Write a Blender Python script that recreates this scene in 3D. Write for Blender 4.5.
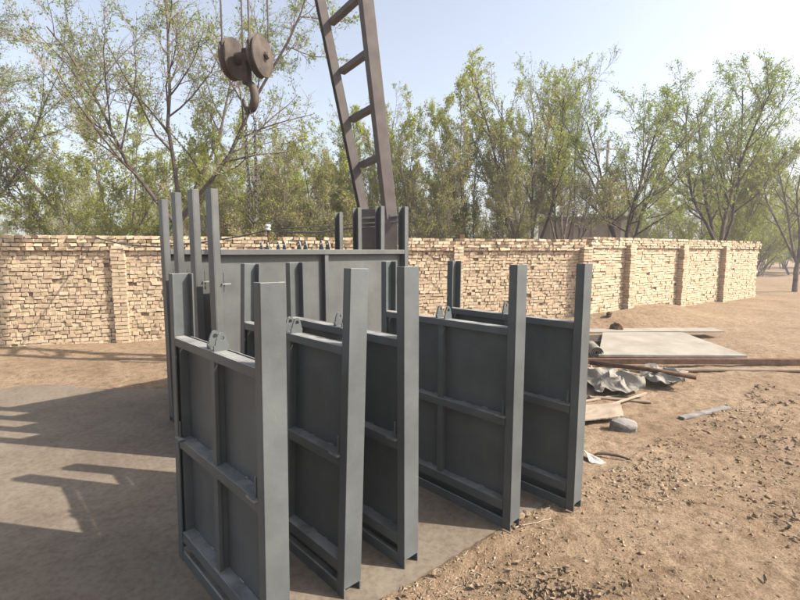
import bpy, bmesh, math, random
import numpy as np
from mathutils import Vector, Matrix

for o in list(bpy.data.objects):
    bpy.data.objects.remove(o, do_unlink=True)
scene = bpy.context.scene
COL = scene.collection
R = math.radians

# ------------------------------------------------------------------ camera
cam_data = bpy.data.cameras.new('camera')
cam = bpy.data.objects.new('camera', cam_data)
COL.objects.link(cam)
cam.location = (0, 0, 1.6)
cam.rotation_euler = (R(90 - 6.08), 0, 0)
cam_data.sensor_width = 36
cam_data.lens = 36 * 460 / 800
cam_data.clip_start = 0.05
cam_data.clip_end = 3000
scene.camera = cam

# ------------------------------------------------------------------ sky, sun, exposure
SUN_EL = 40.0
SUN_DIR = Vector((0.985, -0.175, 0)).normalized()          # horizontal direction towards the sun
world = bpy.data.worlds.new('World')
scene.world = world
world.use_nodes = True
wn = world.node_tree.nodes
wl = world.node_tree.links
sky = wn.new('ShaderNodeTexSky')
sky.sky_type = 'NISHITA'
sky.sun_disc = False
sky.sun_elevation = R(SUN_EL)
sky.sun_rotation = math.atan2(SUN_DIR.x, SUN_DIR.y)
sky.altitude = 0
sky.air_density = 1.0
sky.dust_density = 3.5
sky.ozone_density = 2.0
veil = wn.new('ShaderNodeHueSaturation')               # thin milky spring haze over the whole sky
veil.inputs['Saturation'].default_value = 0.55
wl.new(sky.outputs[0], veil.inputs['Color'])
wl.new(veil.outputs[0], wn['Background'].inputs[0])
wn['Background'].inputs[1].default_value = 0.084

sun_data = bpy.data.lights.new('sun', 'SUN')
sun_data.energy = 3.0
sun_data.angle = R(0.6)
sun_data.color = (1.0, 0.93, 0.83)
sun = bpy.data.objects.new('sun', sun_data)
COL.objects.link(sun)
to_sun = Vector((SUN_DIR.x * math.cos(R(SUN_EL)), SUN_DIR.y * math.cos(R(SUN_EL)), math.sin(R(SUN_EL))))
sun.rotation_euler = to_sun.to_track_quat('Z', 'Y').to_euler()
sun.location = (20, -6, 20)

scene.view_settings.view_transform = 'Standard'
scene.view_settings.look = 'None'
scene.view_settings.exposure = 1.78
scene.view_settings.gamma = 1.0
scene.view_settings.use_curve_mapping = False

# ------------------------------------------------------------------ materials
MATS = {}
def new_mat(name, rough=0.8, spec=0.3, metal=0.0):
    m = bpy.data.materials.new(name)
    m.use_nodes = True
    b = m.node_tree.nodes['Principled BSDF']
    b.inputs['Roughness'].default_value = rough
    b.inputs['Specular IOR Level'].default_value = spec
    b.inputs['Metallic'].default_value = metal
    MATS[name] = m
    return m, m.node_tree.nodes, m.node_tree.links, b

def ramp(nodes, stops):
    r = nodes.new('ShaderNodeValToRGB')
    e = r.color_ramp.elements
    while len(e) < len(stops):
        e.new(0.5)
    for el, (p, c) in zip(e, stops):
        el.position = p
        el.color = (c[0], c[1], c[2], 1)
    return r

def noise(nodes, links, scale, detail=6, rough=0.6, coord='obj', dist=0.0):
    t = nodes.new('ShaderNodeTexNoise')
    t.inputs['Scale'].default_value = scale
    t.inputs['Detail'].default_value = detail
    t.inputs['Roughness'].default_value = rough
    t.inputs['Distortion'].default_value = dist
    if coord == 'obj':
        c = nodes.new('ShaderNodeTexCoord')
        links.new(c.outputs['Object'], t.inputs['Vector'])
    else:
        c = nodes.new('ShaderNodeNewGeometry')
        links.new(c.outputs['Position'], t.inputs['Vector'])
    return t

def mix(nodes, links, fac, a, b, mode='MIX'):
    m = nodes.new('ShaderNodeMix')
    m.data_type = 'RGBA'
    m.blend_type = mode
    if isinstance(fac, (int, float)):
        m.inputs[0].default_value = fac
    else:
        links.new(fac, m.inputs[0])
    for i, v in ((6, a), (7, b)):
        if isinstance(v, tuple):
            m.inputs[i].default_value = (v[0], v[1], v[2], 1)
        else:
            links.new(v, m.inputs[i])
    return m.outputs[2]

def bump(nodes, links, bsdf, height, strength=0.4, dist=0.01):
    bn = nodes.new('ShaderNodeBump')
    bn.inputs['Strength'].default_value = strength
    bn.inputs['Distance'].default_value = dist
    links.new(height, bn.inputs['Height'])
    links.new(bn.outputs[0], bsdf.inputs['Normal'])

def noisy(name, c0, c1, scale, rough=0.85, spec=0.25, coord='pos', fine=None, bstr=0.3, bdist=0.01, metal=0.0, lo=0.35, hi=0.65):
    m, n, l, b = new_mat(name, rough, spec, metal)
    t = noise(n, l, scale, 8, 0.65, coord)
    r = ramp(n, [(lo, c0), (hi, c1)])
    l.new(t.outputs[0], r.inputs[0])
    l.new(r.outputs[0], b.inputs['Base Color'])
    t2 = noise(n, l, fine or scale * 8, 5, 0.6, coord)
    bump(n, l, b, t2.outputs[0], bstr, bdist)
    return m

def gate_paint(name, base, dust):
    m, n, l, b = new_mat(name, 0.44, 0.35)
    t = noise(n, l, 2.2, 6, 0.6, 'pos')
    dk = tuple(c * 0.76 for c in base)
    lt = tuple(c * 1.24 for c in base)
    r = ramp(n, [(0.32, dk), (0.68, lt)])
    l.new(t.outputs[0], r.inputs[0])
    # streaks of thin spray paint, running down
    g = n.new('ShaderNodeNewGeometry')
    mp = n.new('ShaderNodeMapping')
    mp.inputs['Scale'].default_value = (14, 14, 1.2)
    l.new(g.outputs['Position'], mp.inputs[0])
    st = n.new('ShaderNodeTexNoise')
    st.inputs['Scale'].default_value = 1.0
    st.inputs['Detail'].default_value = 5
    l.new(mp.outputs[0], st.inputs['Vector'])
    rs = ramp(n, [(0.35, (0.95, 0.95, 0.95)), (0.72, (1.04, 1.04, 1.04))])
    l.new(st.outputs[0], rs.inputs[0])
    col = mix(n, l, 1.0, r.outputs[0], rs.outputs[0], 'MULTIPLY')
    # fine dust lying on the paint, mostly on faces that look up
    sp = n.new('ShaderNodeSeparateXYZ')
    l.new(g.outputs['Normal'], sp.inputs[0])
    up = n.new('ShaderNodeMapRange')
    up.inputs[1].default_value = 0.2
    up.inputs[2].default_value = 0.9
    up.inputs[3].default_value = 0.08
    up.inputs[4].default_value = 0.95
    l.new(sp.outputs[2], up.inputs[0])
    dn = noise(n, l, 7, 8, 0.7, 'pos')
    dr = ramp(n, [(0.36, (0.35, 0.35, 0.35)), (0.60, (1, 1, 1))])
    l.new(dn.outputs[0], dr.inputs[0])
    mu = n.new('ShaderNodeMath')
    mu.operation = 'MULTIPLY'
    l.new(up.outputs[0], mu.inputs[0])
    l.new(dr.outputs[0], mu.inputs[1])
    col = mix(n, l, mu.outputs[0], col, dust)
    # handling scuffs and pale scratches
    mp2 = n.new('ShaderNodeMapping')
    mp2.inputs['Scale'].default_value = (3.0, 3.0, 9.0)
    mp2.inputs['Rotation'].default_value = (0.5, 0.3, 0.2)
    l.new(g.outputs['Position'], mp2.inputs[0])
    sc = n.new('ShaderNodeTexNoise')
    sc.inputs['Scale'].default_value = 3.5
    sc.inputs['Detail'].default_value = 9
    sc.inputs['Roughness'].default_value = 0.75
    sc.inputs['Distortion'].default_value = 0.3
    l.new(mp2.outputs[0], sc.inputs['Vector'])
    scr = ramp(n, [(0.58, (0, 0, 0)), (0.76, (0.30, 0.30, 0.30))])
    l.new(sc.outputs[0], scr.inputs[0])
    col = mix(n, l, scr.outputs[0], col, tuple(min(1, c * 1.9) for c in base))
    rust = noise(n, l, 5.5, 10, 0.8, 'pos')
    rur = ramp(n, [(0.665, (0, 0, 0)), (0.72, (0.7, 0.7, 0.7))])
    l.new(rust.outputs[0], rur.inputs[0])
    col = mix(n, l, rur.outputs[0], col, (0.105, 0.060, 0.035))
    l.new(col, b.inputs['Base Color'])
    rr = n.new('ShaderNodeMapRange')
    rr.inputs[3].default_value = 0.40
    rr.inputs[4].default_value = 0.56
    l.new(dn.outputs[0], rr.inputs[0])
    l.new(rr.outputs[0], b.inputs['Roughness'])
    fb = noise(n, l, 45, 4, 0.6, 'pos')
    wv = noise(n, l, 3.2, 2, 0.5, 'pos')
    ad = n.new('ShaderNodeMath')
    ad.operation = 'MULTIPLY_ADD'
    ad.inputs[1].default_value = 9.0
    l.new(wv.outputs[0], ad.inputs[0])
    l.new(fb.outputs[0], ad.inputs[2])
    bump(n, l, b, ad.outputs[0], 0.22, 0.004)
    return m

gate_paint('grey_paint', (0.070, 0.073, 0.070), (0.24, 0.228, 0.205))
gate_paint('dark_grey_paint', (0.064, 0.071, 0.071), (0.27, 0.262, 0.245))
noisy('bare_steel', (0.14, 0.135, 0.13), (0.24, 0.23, 0.22), 30, 0.45, 0.5, metal=0.3)
noisy('brown_steel', (0.062, 0.048, 0.043), (0.100, 0.082, 0.074), 3.5, 0.62, 0.35, fine=40, bstr=0.2, bdist=0.004)
noisy('rust', (0.060, 0.032, 0.021), (0.140, 0.078, 0.048), 9, 0.85, 0.2, fine=60)
noisy('hook_rust', (0.034, 0.026, 0.021), (0.090, 0.068, 0.052), 9, 0.7, 0.3, fine=60, bstr=0.3, bdist=0.004)
noisy('rope_steel', (0.050, 0.044, 0.040), (0.105, 0.094, 0.084), 60, 0.6, 0.3)
noisy('bark', (0.10, 0.078, 0.062), (0.21, 0.168, 0.138), 6, 0.95, 0.1, fine=30, bstr=0.6, bdist=0.02)
noisy('bark_dark', (0.050, 0.038, 0.032), (0.115, 0.088, 0.072), 6, 0.95, 0.1, fine=30, bstr=0.6, bdist=0.02)
noisy('twig', (0.15, 0.115, 0.088), (0.25, 0.20, 0.16), 1.2, 0.9, 0.1, bstr=0.0)
noisy('wood', (0.15, 0.105, 0.068), (0.235, 0.175, 0.12), 5, 0.8, 0.2, fine=40)
noisy('pale_wood', (0.26, 0.20, 0.145), (0.36, 0.29, 0.22), 5, 0.8, 0.2, fine=40)
noisy('cement_sheet', (0.215, 0.19, 0.155), (0.30, 0.27, 0.225), 2.5, 0.9, 0.2, fine=40)
noisy('sacking', (0.16, 0.142, 0.115), (0.27, 0.245, 0.205), 4, 0.9, 0.2, fine=120)
noisy('white_scrap', (0.27, 0.255, 0.235), (0.38, 0.365, 0.34), 12, 0.7, 0.3)
noisy('dark_rubber', (0.030, 0.022, 0.018), (0.07, 0.055, 0.045), 12, 0.8, 0.2)
noisy('grey_stone', (0.13, 0.12, 0.11), (0.24, 0.22, 0.20), 9, 0.9, 0.2, fine=50)
noisy('scorched_stone', (0.05, 0.030, 0.020), (0.13, 0.08, 0.05), 14, 0.95, 0.1, fine=60)
noisy('mortar', (0.15, 0.105, 0.070), (0.33, 0.25, 0.17), 9, 0.95, 0.1, fine=50, bstr=0.5, bdist=0.02)
noisy('straw', (0.22, 0.17, 0.115), (0.36, 0.30, 0.225), 9, 0.85, 0.2)
noisy('dry_leaf', (0.12, 0.08, 0.05), (0.25, 0.185, 0.125), 14, 0.85, 0.2)
noisy('porcelain', (0.38, 0.37, 0.35), (0.48, 0.47, 0.45), 10, 0.25, 0.5)
noisy('shed_brick', (0.25, 0.185, 0.14), (0.37, 0.285, 0.22), 2.5, 0.95, 0.15, fine=18, bstr=0.5, bdist=0.03)
noisy('shed_brick_sunlit', (0.42, 0.36, 0.29), (0.52, 0.46, 0.38), 1.5, 0.95, 0.15, fine=18)  # paler than the shed front: sunlight painted into the colour
noisy('shed_roof', (0.10, 0.08, 0.07), (0.17, 0.14, 0.12), 2.5, 0.95, 0.15)
noisy('pole_concrete', (0.30, 0.28, 0.26), (0.40, 0.38, 0.35), 2.5, 0.9, 0.2)

def tinted(name, stops, scale, rough=0.92, bdist=0.01):
    """colour picked per piece by the mesh attribute 'tint', plus fine grain"""
    m, n, l, b = new_mat(name, rough, 0.15)
    a = n.new('ShaderNodeAttribute')
    a.attribute_name = 'tint'
    r = ramp(n, stops)
    l.new(a.outputs['Fac'], r.inputs[0])
    t = noise(n, l, scale, 6, 0.65, 'pos')
    rs = ramp(n, [(0.3, (0.72, 0.70, 0.67)), (0.7, (1.12, 1.12, 1.12))])
    l.new(t.outputs[0], rs.inputs[0])
    col = mix(n, l, 1.0, r.outputs[0], rs.outputs[0], 'MULTIPLY')
    l.new(col, b.inputs['Base Color'])
    bump(n, l, b, t.outputs[0], 0.5, bdist)
    return m

tinted('brick', [(0.0, (0.20, 0.130, 0.085)), (0.15, (0.37, 0.280, 0.188)), (0.5, (0.455, 0.352, 0.240)),
                 (0.8, (0.51, 0.405, 0.282)), (1.0, (0.47, 0.335, 0.245))], 22)
tinted('gravel', [(0.0, (0.15, 0.098, 0.062)), (0.4, (0.225, 0.158, 0.102)), (0.75, (0.275, 0.202, 0.136)), (1.0, (0.35, 0.285, 0.215))], 60, 0.95, 0.004)

def leaf_mat(name, stops):
    m, n, l, b = new_mat(name, 0.6, 0.25)
    a = n.new('ShaderNodeAttribute')
    a.attribute_name = 'tint'
    r = ramp(n, stops)
    l.new(a.outputs['Fac'], r.inputs[0])
    l.new(r.outputs[0], b.inputs['Base Color'])
    tr = n.new('ShaderNodeBsdfTranslucent')
    l.new(r.outputs[0], tr.inputs[0])
    ms = n.new('ShaderNodeMixShader')
    ms.inputs[0].default_value = 0.5
    out = [x for x in n if x.type == 'OUTPUT_MATERIAL'][0]
    l.new(b.outputs[0], ms.inputs[1])
    l.new(tr.outputs[0], ms.inputs[2])
    l.new(ms.outputs[0], out.inputs[0])
leaf_mat('leaf_spring', [(0.0, (0.185, 0.220, 0.028)), (0.5, (0.275, 0.305, 0.046)), (1.0, (0.365, 0.375, 0.075))])
leaf_mat('leaf_green', [(0.0, (0.135, 0.195, 0.032)), (0.5, (0.205, 0.265, 0.050)), (1.0, (0.285, 0.325, 0.080))])
leaf_mat('leaf_olive', [(0.0, (0.205, 0.205, 0.045)), (0.5, (0.285, 0.278, 0.070)), (1.0, (0.365, 0.340, 0.110))])

def ground_mat():
    m, n, l, b = new_mat('dirt', 0.97, 0.1)
    t1 = noise(n, l, 0.9, 8, 0.68, 'pos', 0.4)
    r1 = ramp(n, [(0.30, (0.195, 0.134, 0.084)), (0.48, (0.262, 0.188, 0.122)), (0.72, (0.320, 0.238, 0.163))])
    l.new(t1.outputs[0], r1.inputs[0])
    t2 = noise(n, l, 11, 9, 0.75, 'pos')
    r2 = ramp(n, [(0.34, (0.58, 0.52, 0.46)), (0.52, (1, 1, 1)), (0.68, (1.2, 1.19, 1.17))])
    l.new(t2.outputs[0], r2.inputs[0])
    col = mix(n, l, 1.0, r1.outputs[0], r2.outputs[0], 'MULTIPLY')
    t3 = noise(n, l, 70, 6, 0.7, 'pos')
    r3 = ramp(n, [(0.34, (0.54, 0.49, 0.44)), (0.50, (1, 1, 1)), (0.70, (1.2, 1.2, 1.2))])
    l.new(t3.outputs[0], r3.inputs[0])
    col = mix(n, l, 0.85, col, r3.outputs[0], 'MULTIPLY')
    l.new(col, b.inputs['Base Color'])
    ad = n.new('ShaderNodeMath')
    ad.operation = 'MULTIPLY_ADD'
    ad.inputs[1].default_value = 3.0
    l.new(t2.outputs[0], ad.inputs[0])
    l.new(t3.outputs[0], ad.inputs[2])
    bump(n, l, b, ad.outputs[0], 0.9, 0.016)
ground_mat()

def slab_mat():
    m, n, l, b = new_mat('slab_concrete', 0.85, 0.25)
    t1 = noise(n, l, 1.6, 8, 0.7, 'pos', 0.6)
    r1 = ramp(n, [(0.32, (0.120, 0.095, 0.070)), (0.5, (0.155, 0.126, 0.095)), (0.7, (0.19, 0.157, 0.120))])
    l.new(t1.outputs[0], r1.inputs[0])
    t2 = noise(n, l, 30, 7, 0.7, 'pos')
    r2 = ramp(n, [(0.32, (0.72, 0.68, 0.64)), (0.55, (1, 1, 1)), (0.75, (1.12, 1.12, 1.12))])
    l.new(t2.outputs[0], r2.inputs[0])
    col = mix(n, l, 1.0, r1.outputs[0], r2.outputs[0], 'MULTIPLY')
    l.new(col, b.inputs['Base Color'])
    bump(n, l, b, t2.outputs[0], 0.35, 0.006)
slab_mat()

# ------------------------------------------------------------------ mesh helpers
class MB:
    def __init__(self):
        self.v = []
        self.f = []
        self.mi = []
    def box(self, x0, x1, y0, y1, z0, z1, mi=0):
        i = len(self.v)
        self.v += [(x0, y0, z0), (x1, y0, z0), (x1, y1, z0), (x0, y1, z0), (x0, y0, z1), (x1, y0, z1), (x1, y1, z1), (x0, y1, z1)]
        for q in ((0, 3, 2, 1), (4, 5, 6, 7), (0, 1, 5, 4), (1, 2, 6, 5), (2, 3, 7, 6), (3, 0, 4, 7)):
            self.f.append(tuple(i + k for k in q))
            self.mi.append(mi)
        return self
    def prism(self, poly, axis, a0, a1, mi=0):
        """poly: 2D outline (counter-clockwise), extruded along axis between a0 and a1"""
        i = len(self.v)
        n = len(poly)
        def p3(p, a):
            return {'x': (a, p[0], p[1]), 'y': (p[0], a, p[1]), 'z': (p[0], p[1], a)}[axis]
        self.v += [p3(p, a0) for p in poly] + [p3(p, a1) for p in poly]
        self.f.append(tuple(i + k for k in reversed(range(n))))
        self.f.append(tuple(i + n + k for k in range(n)))
        self.mi += [mi, mi]
        for k in range(n):
            j = (k + 1) % n
            self.f.append((i + k, i + j, i + n + j, i + n + k))
            self.mi.append(mi)
        return self
    def tube(self, path, radii, n=8, mi=0, closed=False):
        path = [Vector(p) for p in path]
        if isinstance(radii, (int, float)):
            radii = [radii] * len(path)
        i = len(self.v)
        m = len(path)
        prev = None
        for k, p in enumerate(path):
            if closed:
                d = path[(k + 1) % m] - path[k - 1]
            else:
                d = path[min(k + 1, m - 1)] - path[max(k - 1, 0)]
            d.normalize()
            if prev is None:
                a = Vector((0, 0, 1)) if abs(d.z) < 0.9 else Vector((1, 0, 0))
                u = d.cross(a).normalized()
            else:
                u = (prev - d * prev.dot(d)).normalized()
            prev = u
            w = d.cross(u)
            for s in range(n):
                t = 2 * math.pi * s / n
                self.v.append(tuple(p + (u * math.cos(t) + w * math.sin(t)) * radii[k]))
        last = m if closed else m - 1
        for k in range(last):
            a = i + k * n
            b_ = i + ((k + 1) % m) * n
            for s in range(n):
                t = (s + 1) % n
                self.f.append((a + s, a + t, b_ + t, b_ + s))
                self.mi.append(mi)
        if not closed:
            self.f.append(tuple(i + s for s in reversed(range(n))))
            self.f.append(tuple(i + (m - 1) * n + s for s in range(n)))
            self.mi += [mi, mi]
        return self
    def beam(self, p0, p1, w, h, side=(1, 0, 0), mi=0):
        """rectangular bar from p0 to p1; w across 'side', h across the other way"""
        p0 = Vector(p0); p1 = Vector(p1)
        d = (p1 - p0).normalized()
        s = Vector(side)
        s = (s - d * s.dot(d)).normalized()
        u = d.cross(s)
        i = len(self.v)
        for p in (p0, p1):
            for a, b_ in ((-1, -1), (1, -1), (1, 1), (-1, 1)):
                self.v.append(tuple(p + s * a * w / 2 + u * b_ * h / 2))
        for q in ((0, 3, 2, 1), (4, 5, 6, 7), (0, 1, 5, 4), (1, 2, 6, 5), (2, 3, 7, 6), (3, 0, 4, 7)):
            self.f.append(tuple(i + k for k in q))
            self.mi.append(mi)
        return self
    def mesh(self, name, mats, smooth=False):
        me = bpy.data.meshes.new(name)
        me.from_pydata(self.v, [], self.f)
        for m in (mats if isinstance(mats, (list, tuple)) else [mats]):
            me.materials.append(MATS[m])
        if max(self.mi, default=0) > 0:
            me.polygons.foreach_set('material_index', self.mi)
        if smooth:
            me.polygons.foreach_set('use_smooth', [True] * len(me.polygons))
        bm = bmesh.new()
        bm.from_mesh(me)
        bmesh.ops.recalc_face_normals(bm, faces=bm.faces)
        bm.to_mesh(me)
        bm.free()
        return me
    def build(self, name, mats, parent=None, smooth=False, bevel=0.0):
        o = bpy.data.objects.new(name, self.mesh(name, mats, smooth))
        COL.objects.link(o)
        o.parent = parent
        if bevel:
            b = o.modifiers.new('bevel', 'BEVEL')
            b.width = bevel
            b.segments = 2
            b.limit_method = 'ANGLE'
        return o

def tag(o, label=None, cat=None, group=None, kind=None):
    if label: o['label'] = label
    if cat: o['category'] = cat
    if group: o['group'] = group
    if kind: o['kind'] = kind
    return o

def empty(name, loc, rz=0.0):
    o = bpy.data.objects.new(name, None)
    o.empty_display_size = 0.2
    COL.objects.link(o)
    o.location = loc
    o.rotation_euler = (0, 0, rz)
    return o

def copy_tree(o, parent=None):
    c = o.copy()
    COL.objects.link(c)
    c.parent = parent
    for ch in list(o.children):
        copy_tree(ch, c)
    return c

def fast_mesh(name, verts, quads=None, tris=None, mats=(), mat_idx=None, smooth=False, tint=None):
    """mesh from numpy arrays; tint is one value per vertex"""
    me = bpy.data.meshes.new(name)
    nq = 0 if quads is None else len(quads)
    nt = 0 if tris is None else len(tris)
    me.vertices.add(len(verts))
    me.vertices.foreach_set('co', np.asarray(verts, dtype=np.float32).ravel())
    loops = []
    if nq: loops.append(np.asarray(quads, dtype=np.int32).ravel())
    if nt: loops.append(np.asarray(tris, dtype=np.int32).ravel())
    loops = np.concatenate(loops)
    me.loops.add(len(loops))
    me.loops.foreach_set('vertex_index', loops)
    starts = np.concatenate([np.arange(nq) * 4, nq * 4 + np.arange(nt) * 3]).astype(np.int32)
    me.polygons.add(nq + nt)
    me.polygons.foreach_set('loop_start', starts)
    if mat_idx is not None:
        me.polygons.foreach_set('material_index', np.asarray(mat_idx, dtype=np.int32))
    me.polygons.foreach_set('use_smooth', np.full(nq + nt, smooth))
    me.update(calc_edges=True)
    for m in mats:
        me.materials.append(MATS[m])
    if tint is not None:
        a = me.attributes.new('tint', 'FLOAT', 'POINT')
        a.data.foreach_set('value', np.asarray(tint, dtype=np.float32))
    me.validate()
    return me

def link(name, me, parent=None):
    o = bpy.data.objects.new(name, me)
    COL.objects.link(o)
    o.parent = parent
    return o

def vnoise(x, y, seed=0):
    """smooth 2-D value noise in 0..1"""
    xi = np.floor(x).astype(np.int64)
    yi = np.floor(y).astype(np.int64)
    fx = x - xi
    fy = y - yi
    fx = fx * fx * (3 - 2 * fx)
    fy = fy * fy * (3 - 2 * fy)
    def h(a, b):
        n = (a * 374761393 + b * 668265263 + seed * 1442695041) & 0x7fffffff
        n = ((n ^ (n >> 13)) * 1274126177) & 0x7fffffff
        return ((n ^ (n >> 16)) & 0xffff) / 65535.0
    return (h(xi, yi) * (1 - fx) + h(xi + 1, yi) * fx) * (1 - fy) + (h(xi, yi + 1) * (1 - fx) + h(xi + 1, yi + 1) * fx) * fy

# ------------------------------------------------------------------ ground
SLAB_A = np.array([-0.09, 1.955])                       # two points on the slab's front edge
SLAB_D = np.array([0.782, 0.623])
SLAB_N = np.array([SLAB_D[1], -SLAB_D[0]])              # points off the slab, on to the dirt
WALL_A = np.array([-9.0, 6.85]); WALL_B = np.array([4.30, 10.55]); WALL_C = np.array([12.5, 16.1])

def ground_h(x, y):
    x = np.asarray(x, dtype=float); y = np.asarray(y, dtype=float)
    z = (vnoise(x * 0.35, y * 0.35, 1) - 0.5) * 0.10
    z += (vnoise(x * 1.3, y * 1.3, 2) - 0.5) * 0.045
    z += (vnoise(x * 4.1, y * 4.1, 3) - 0.5) * 0.022
    z += (vnoise(x * 11, y * 11, 4) - 0.5) * 0.018
    z += (vnoise(x * 19, y * 19, 5) - 0.5) * 0.014 * (0.4 + 1.2 * vnoise(x * 1.1, y * 1.1, 6))
    # trodden flat round the gates
    d = (x - SLAB_A[0]) * SLAB_N[0] + (y - SLAB_A[1]) * SLAB_N[1]
    k = np.clip((d + 0.15) / 1.3, 0.0, 1.0)
    on = np.clip(-d / 0.05, 0, 1) * np.clip((1.06 - (x + 0.88 * (y - 2.75)) + 0.04) / 0.08, 0, 1) * (y < 5.2)
    small = (vnoise(x * 11, y * 11, 4) - 0.5) * 0.014 + (vnoise(x * 26, y * 26, 5) - 0.5) * 0.010 + 0.004
    near = np.clip(1 - (np.hypot(x - 0.6, y - 2.4) - 1.0) / 1.8, 0, 1)
    z = z * (1 - near) + small * near
    z = z * (1 - on) - 0.03 * on
    z += 0.020 * np.exp(-((d - 0.035) / 0.045) ** 2) * np.clip(vnoise(x * 5.5, y * 5.5, 17) * 1.9 - 0.45, 0, 1.2) * near
    # heap of earth pushed against the wall
    for (mx, my, rx, ry, h) in ((5.0, 10.1, 1.5, 0.75, 0.22), (6.6, 11.4, 1.2, 0.8, 0.26), (4.2, 9.7, 0.8, 0.4, 0.10), (2.0, 9.4, 1.6, 0.5, 0.12)):
        z += h * np.exp(-((x - mx) / rx) ** 2 - ((y - my) / ry) ** 2)
    return z

def axis(lo, hi, step, far):
    c = list(np.arange(lo, hi + 1e-6, step))
    s = step
    p = hi
    while p < far:
        s *= 1.22
        p += s
        c.append(p)
    s = step
    p = lo
    while p > -far:
        s *= 1.22
        p -= s
        c.insert(0, p)
    return np.array(c)
gx = axis(-0.6, 4.2, 0.022, 300)
gy = axis(1.2, 6.6, 0.026, 300)
GX, GY = np.meshgrid(gx, gy)
GZ = ground_h(GX, GY)
far_k = np.clip((np.hypot(GX, GY) - 14) / 20, 0, 1)
GZ = GZ * (1 - far_k)
nx = len(gx); ny = len(gy)
idx = np.arange(nx * ny).reshape(ny, nx)
gq = np.stack([idx[:-1, :-1], idx[:-1, 1:], idx[1:, 1:], idx[1:, :-1]], -1).reshape(-1, 4)
ground = link('ground', fast_mesh('ground', np.stack([GX, GY, GZ], -1).reshape(-1, 3), quads=gq, mats=['dirt'], smooth=True))
tag(ground, kind='structure')

# concrete slab under the gates, with a chipped front edge
rng = np.random.default_rng(5)
pts = []
for s in np.arange(-3.2, 1.42, 0.05):
    p = SLAB_A + SLAB_D * s + SLAB_N * (rng.normal() * 0.007 + 0.02 * (vnoise(np.array([s * 2.0]), np.array([0.3]), 9)[0] - 0.5))
    pts.append(tuple(p))
poly = [(p[0], p[1]) for p in pts]
poly += [(0.55, 3.72), (-0.3, 4.9), (-4.6, 5.4), (-4.6, 0.0)]
slab = MB().prism(poly, 'z', -0.06, 0.012).build('pavement_slab', 'slab_concrete')
tag(slab, kind='structure')

# ------------------------------------------------------------------ brick walls
def brick_variants(count, seed):
    r = np.random.default_rng(seed)
    out = []
    for k in range(count):
        b = np.array([(-.5, -.5, -.5), (.5, -.5, -.5), (.5, .5, -.5), (-.5, .5, -.5), (-.5, -.5, .5), (.5, -.5, .5), (.5, .5, .5), (-.5, .5, .5)])
        b = b + r.uniform(-0.075, 0.075, b.shape)
        q = np.array([(0, 3, 2, 1), (4, 5, 6, 7), (0, 1, 5, 4), (1, 2, 6, 5), (2, 3, 7, 6), (3, 0, 4, 7)])
        out.append((b, q, fast_mesh('brick', b, quads=q, mats=['brick'], tint=np.full(8, float(np.clip(r.beta(3.6, 2.2), 0, 1))))))
    return out
VARIANTS = brick_variants(28, 11)

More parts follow.
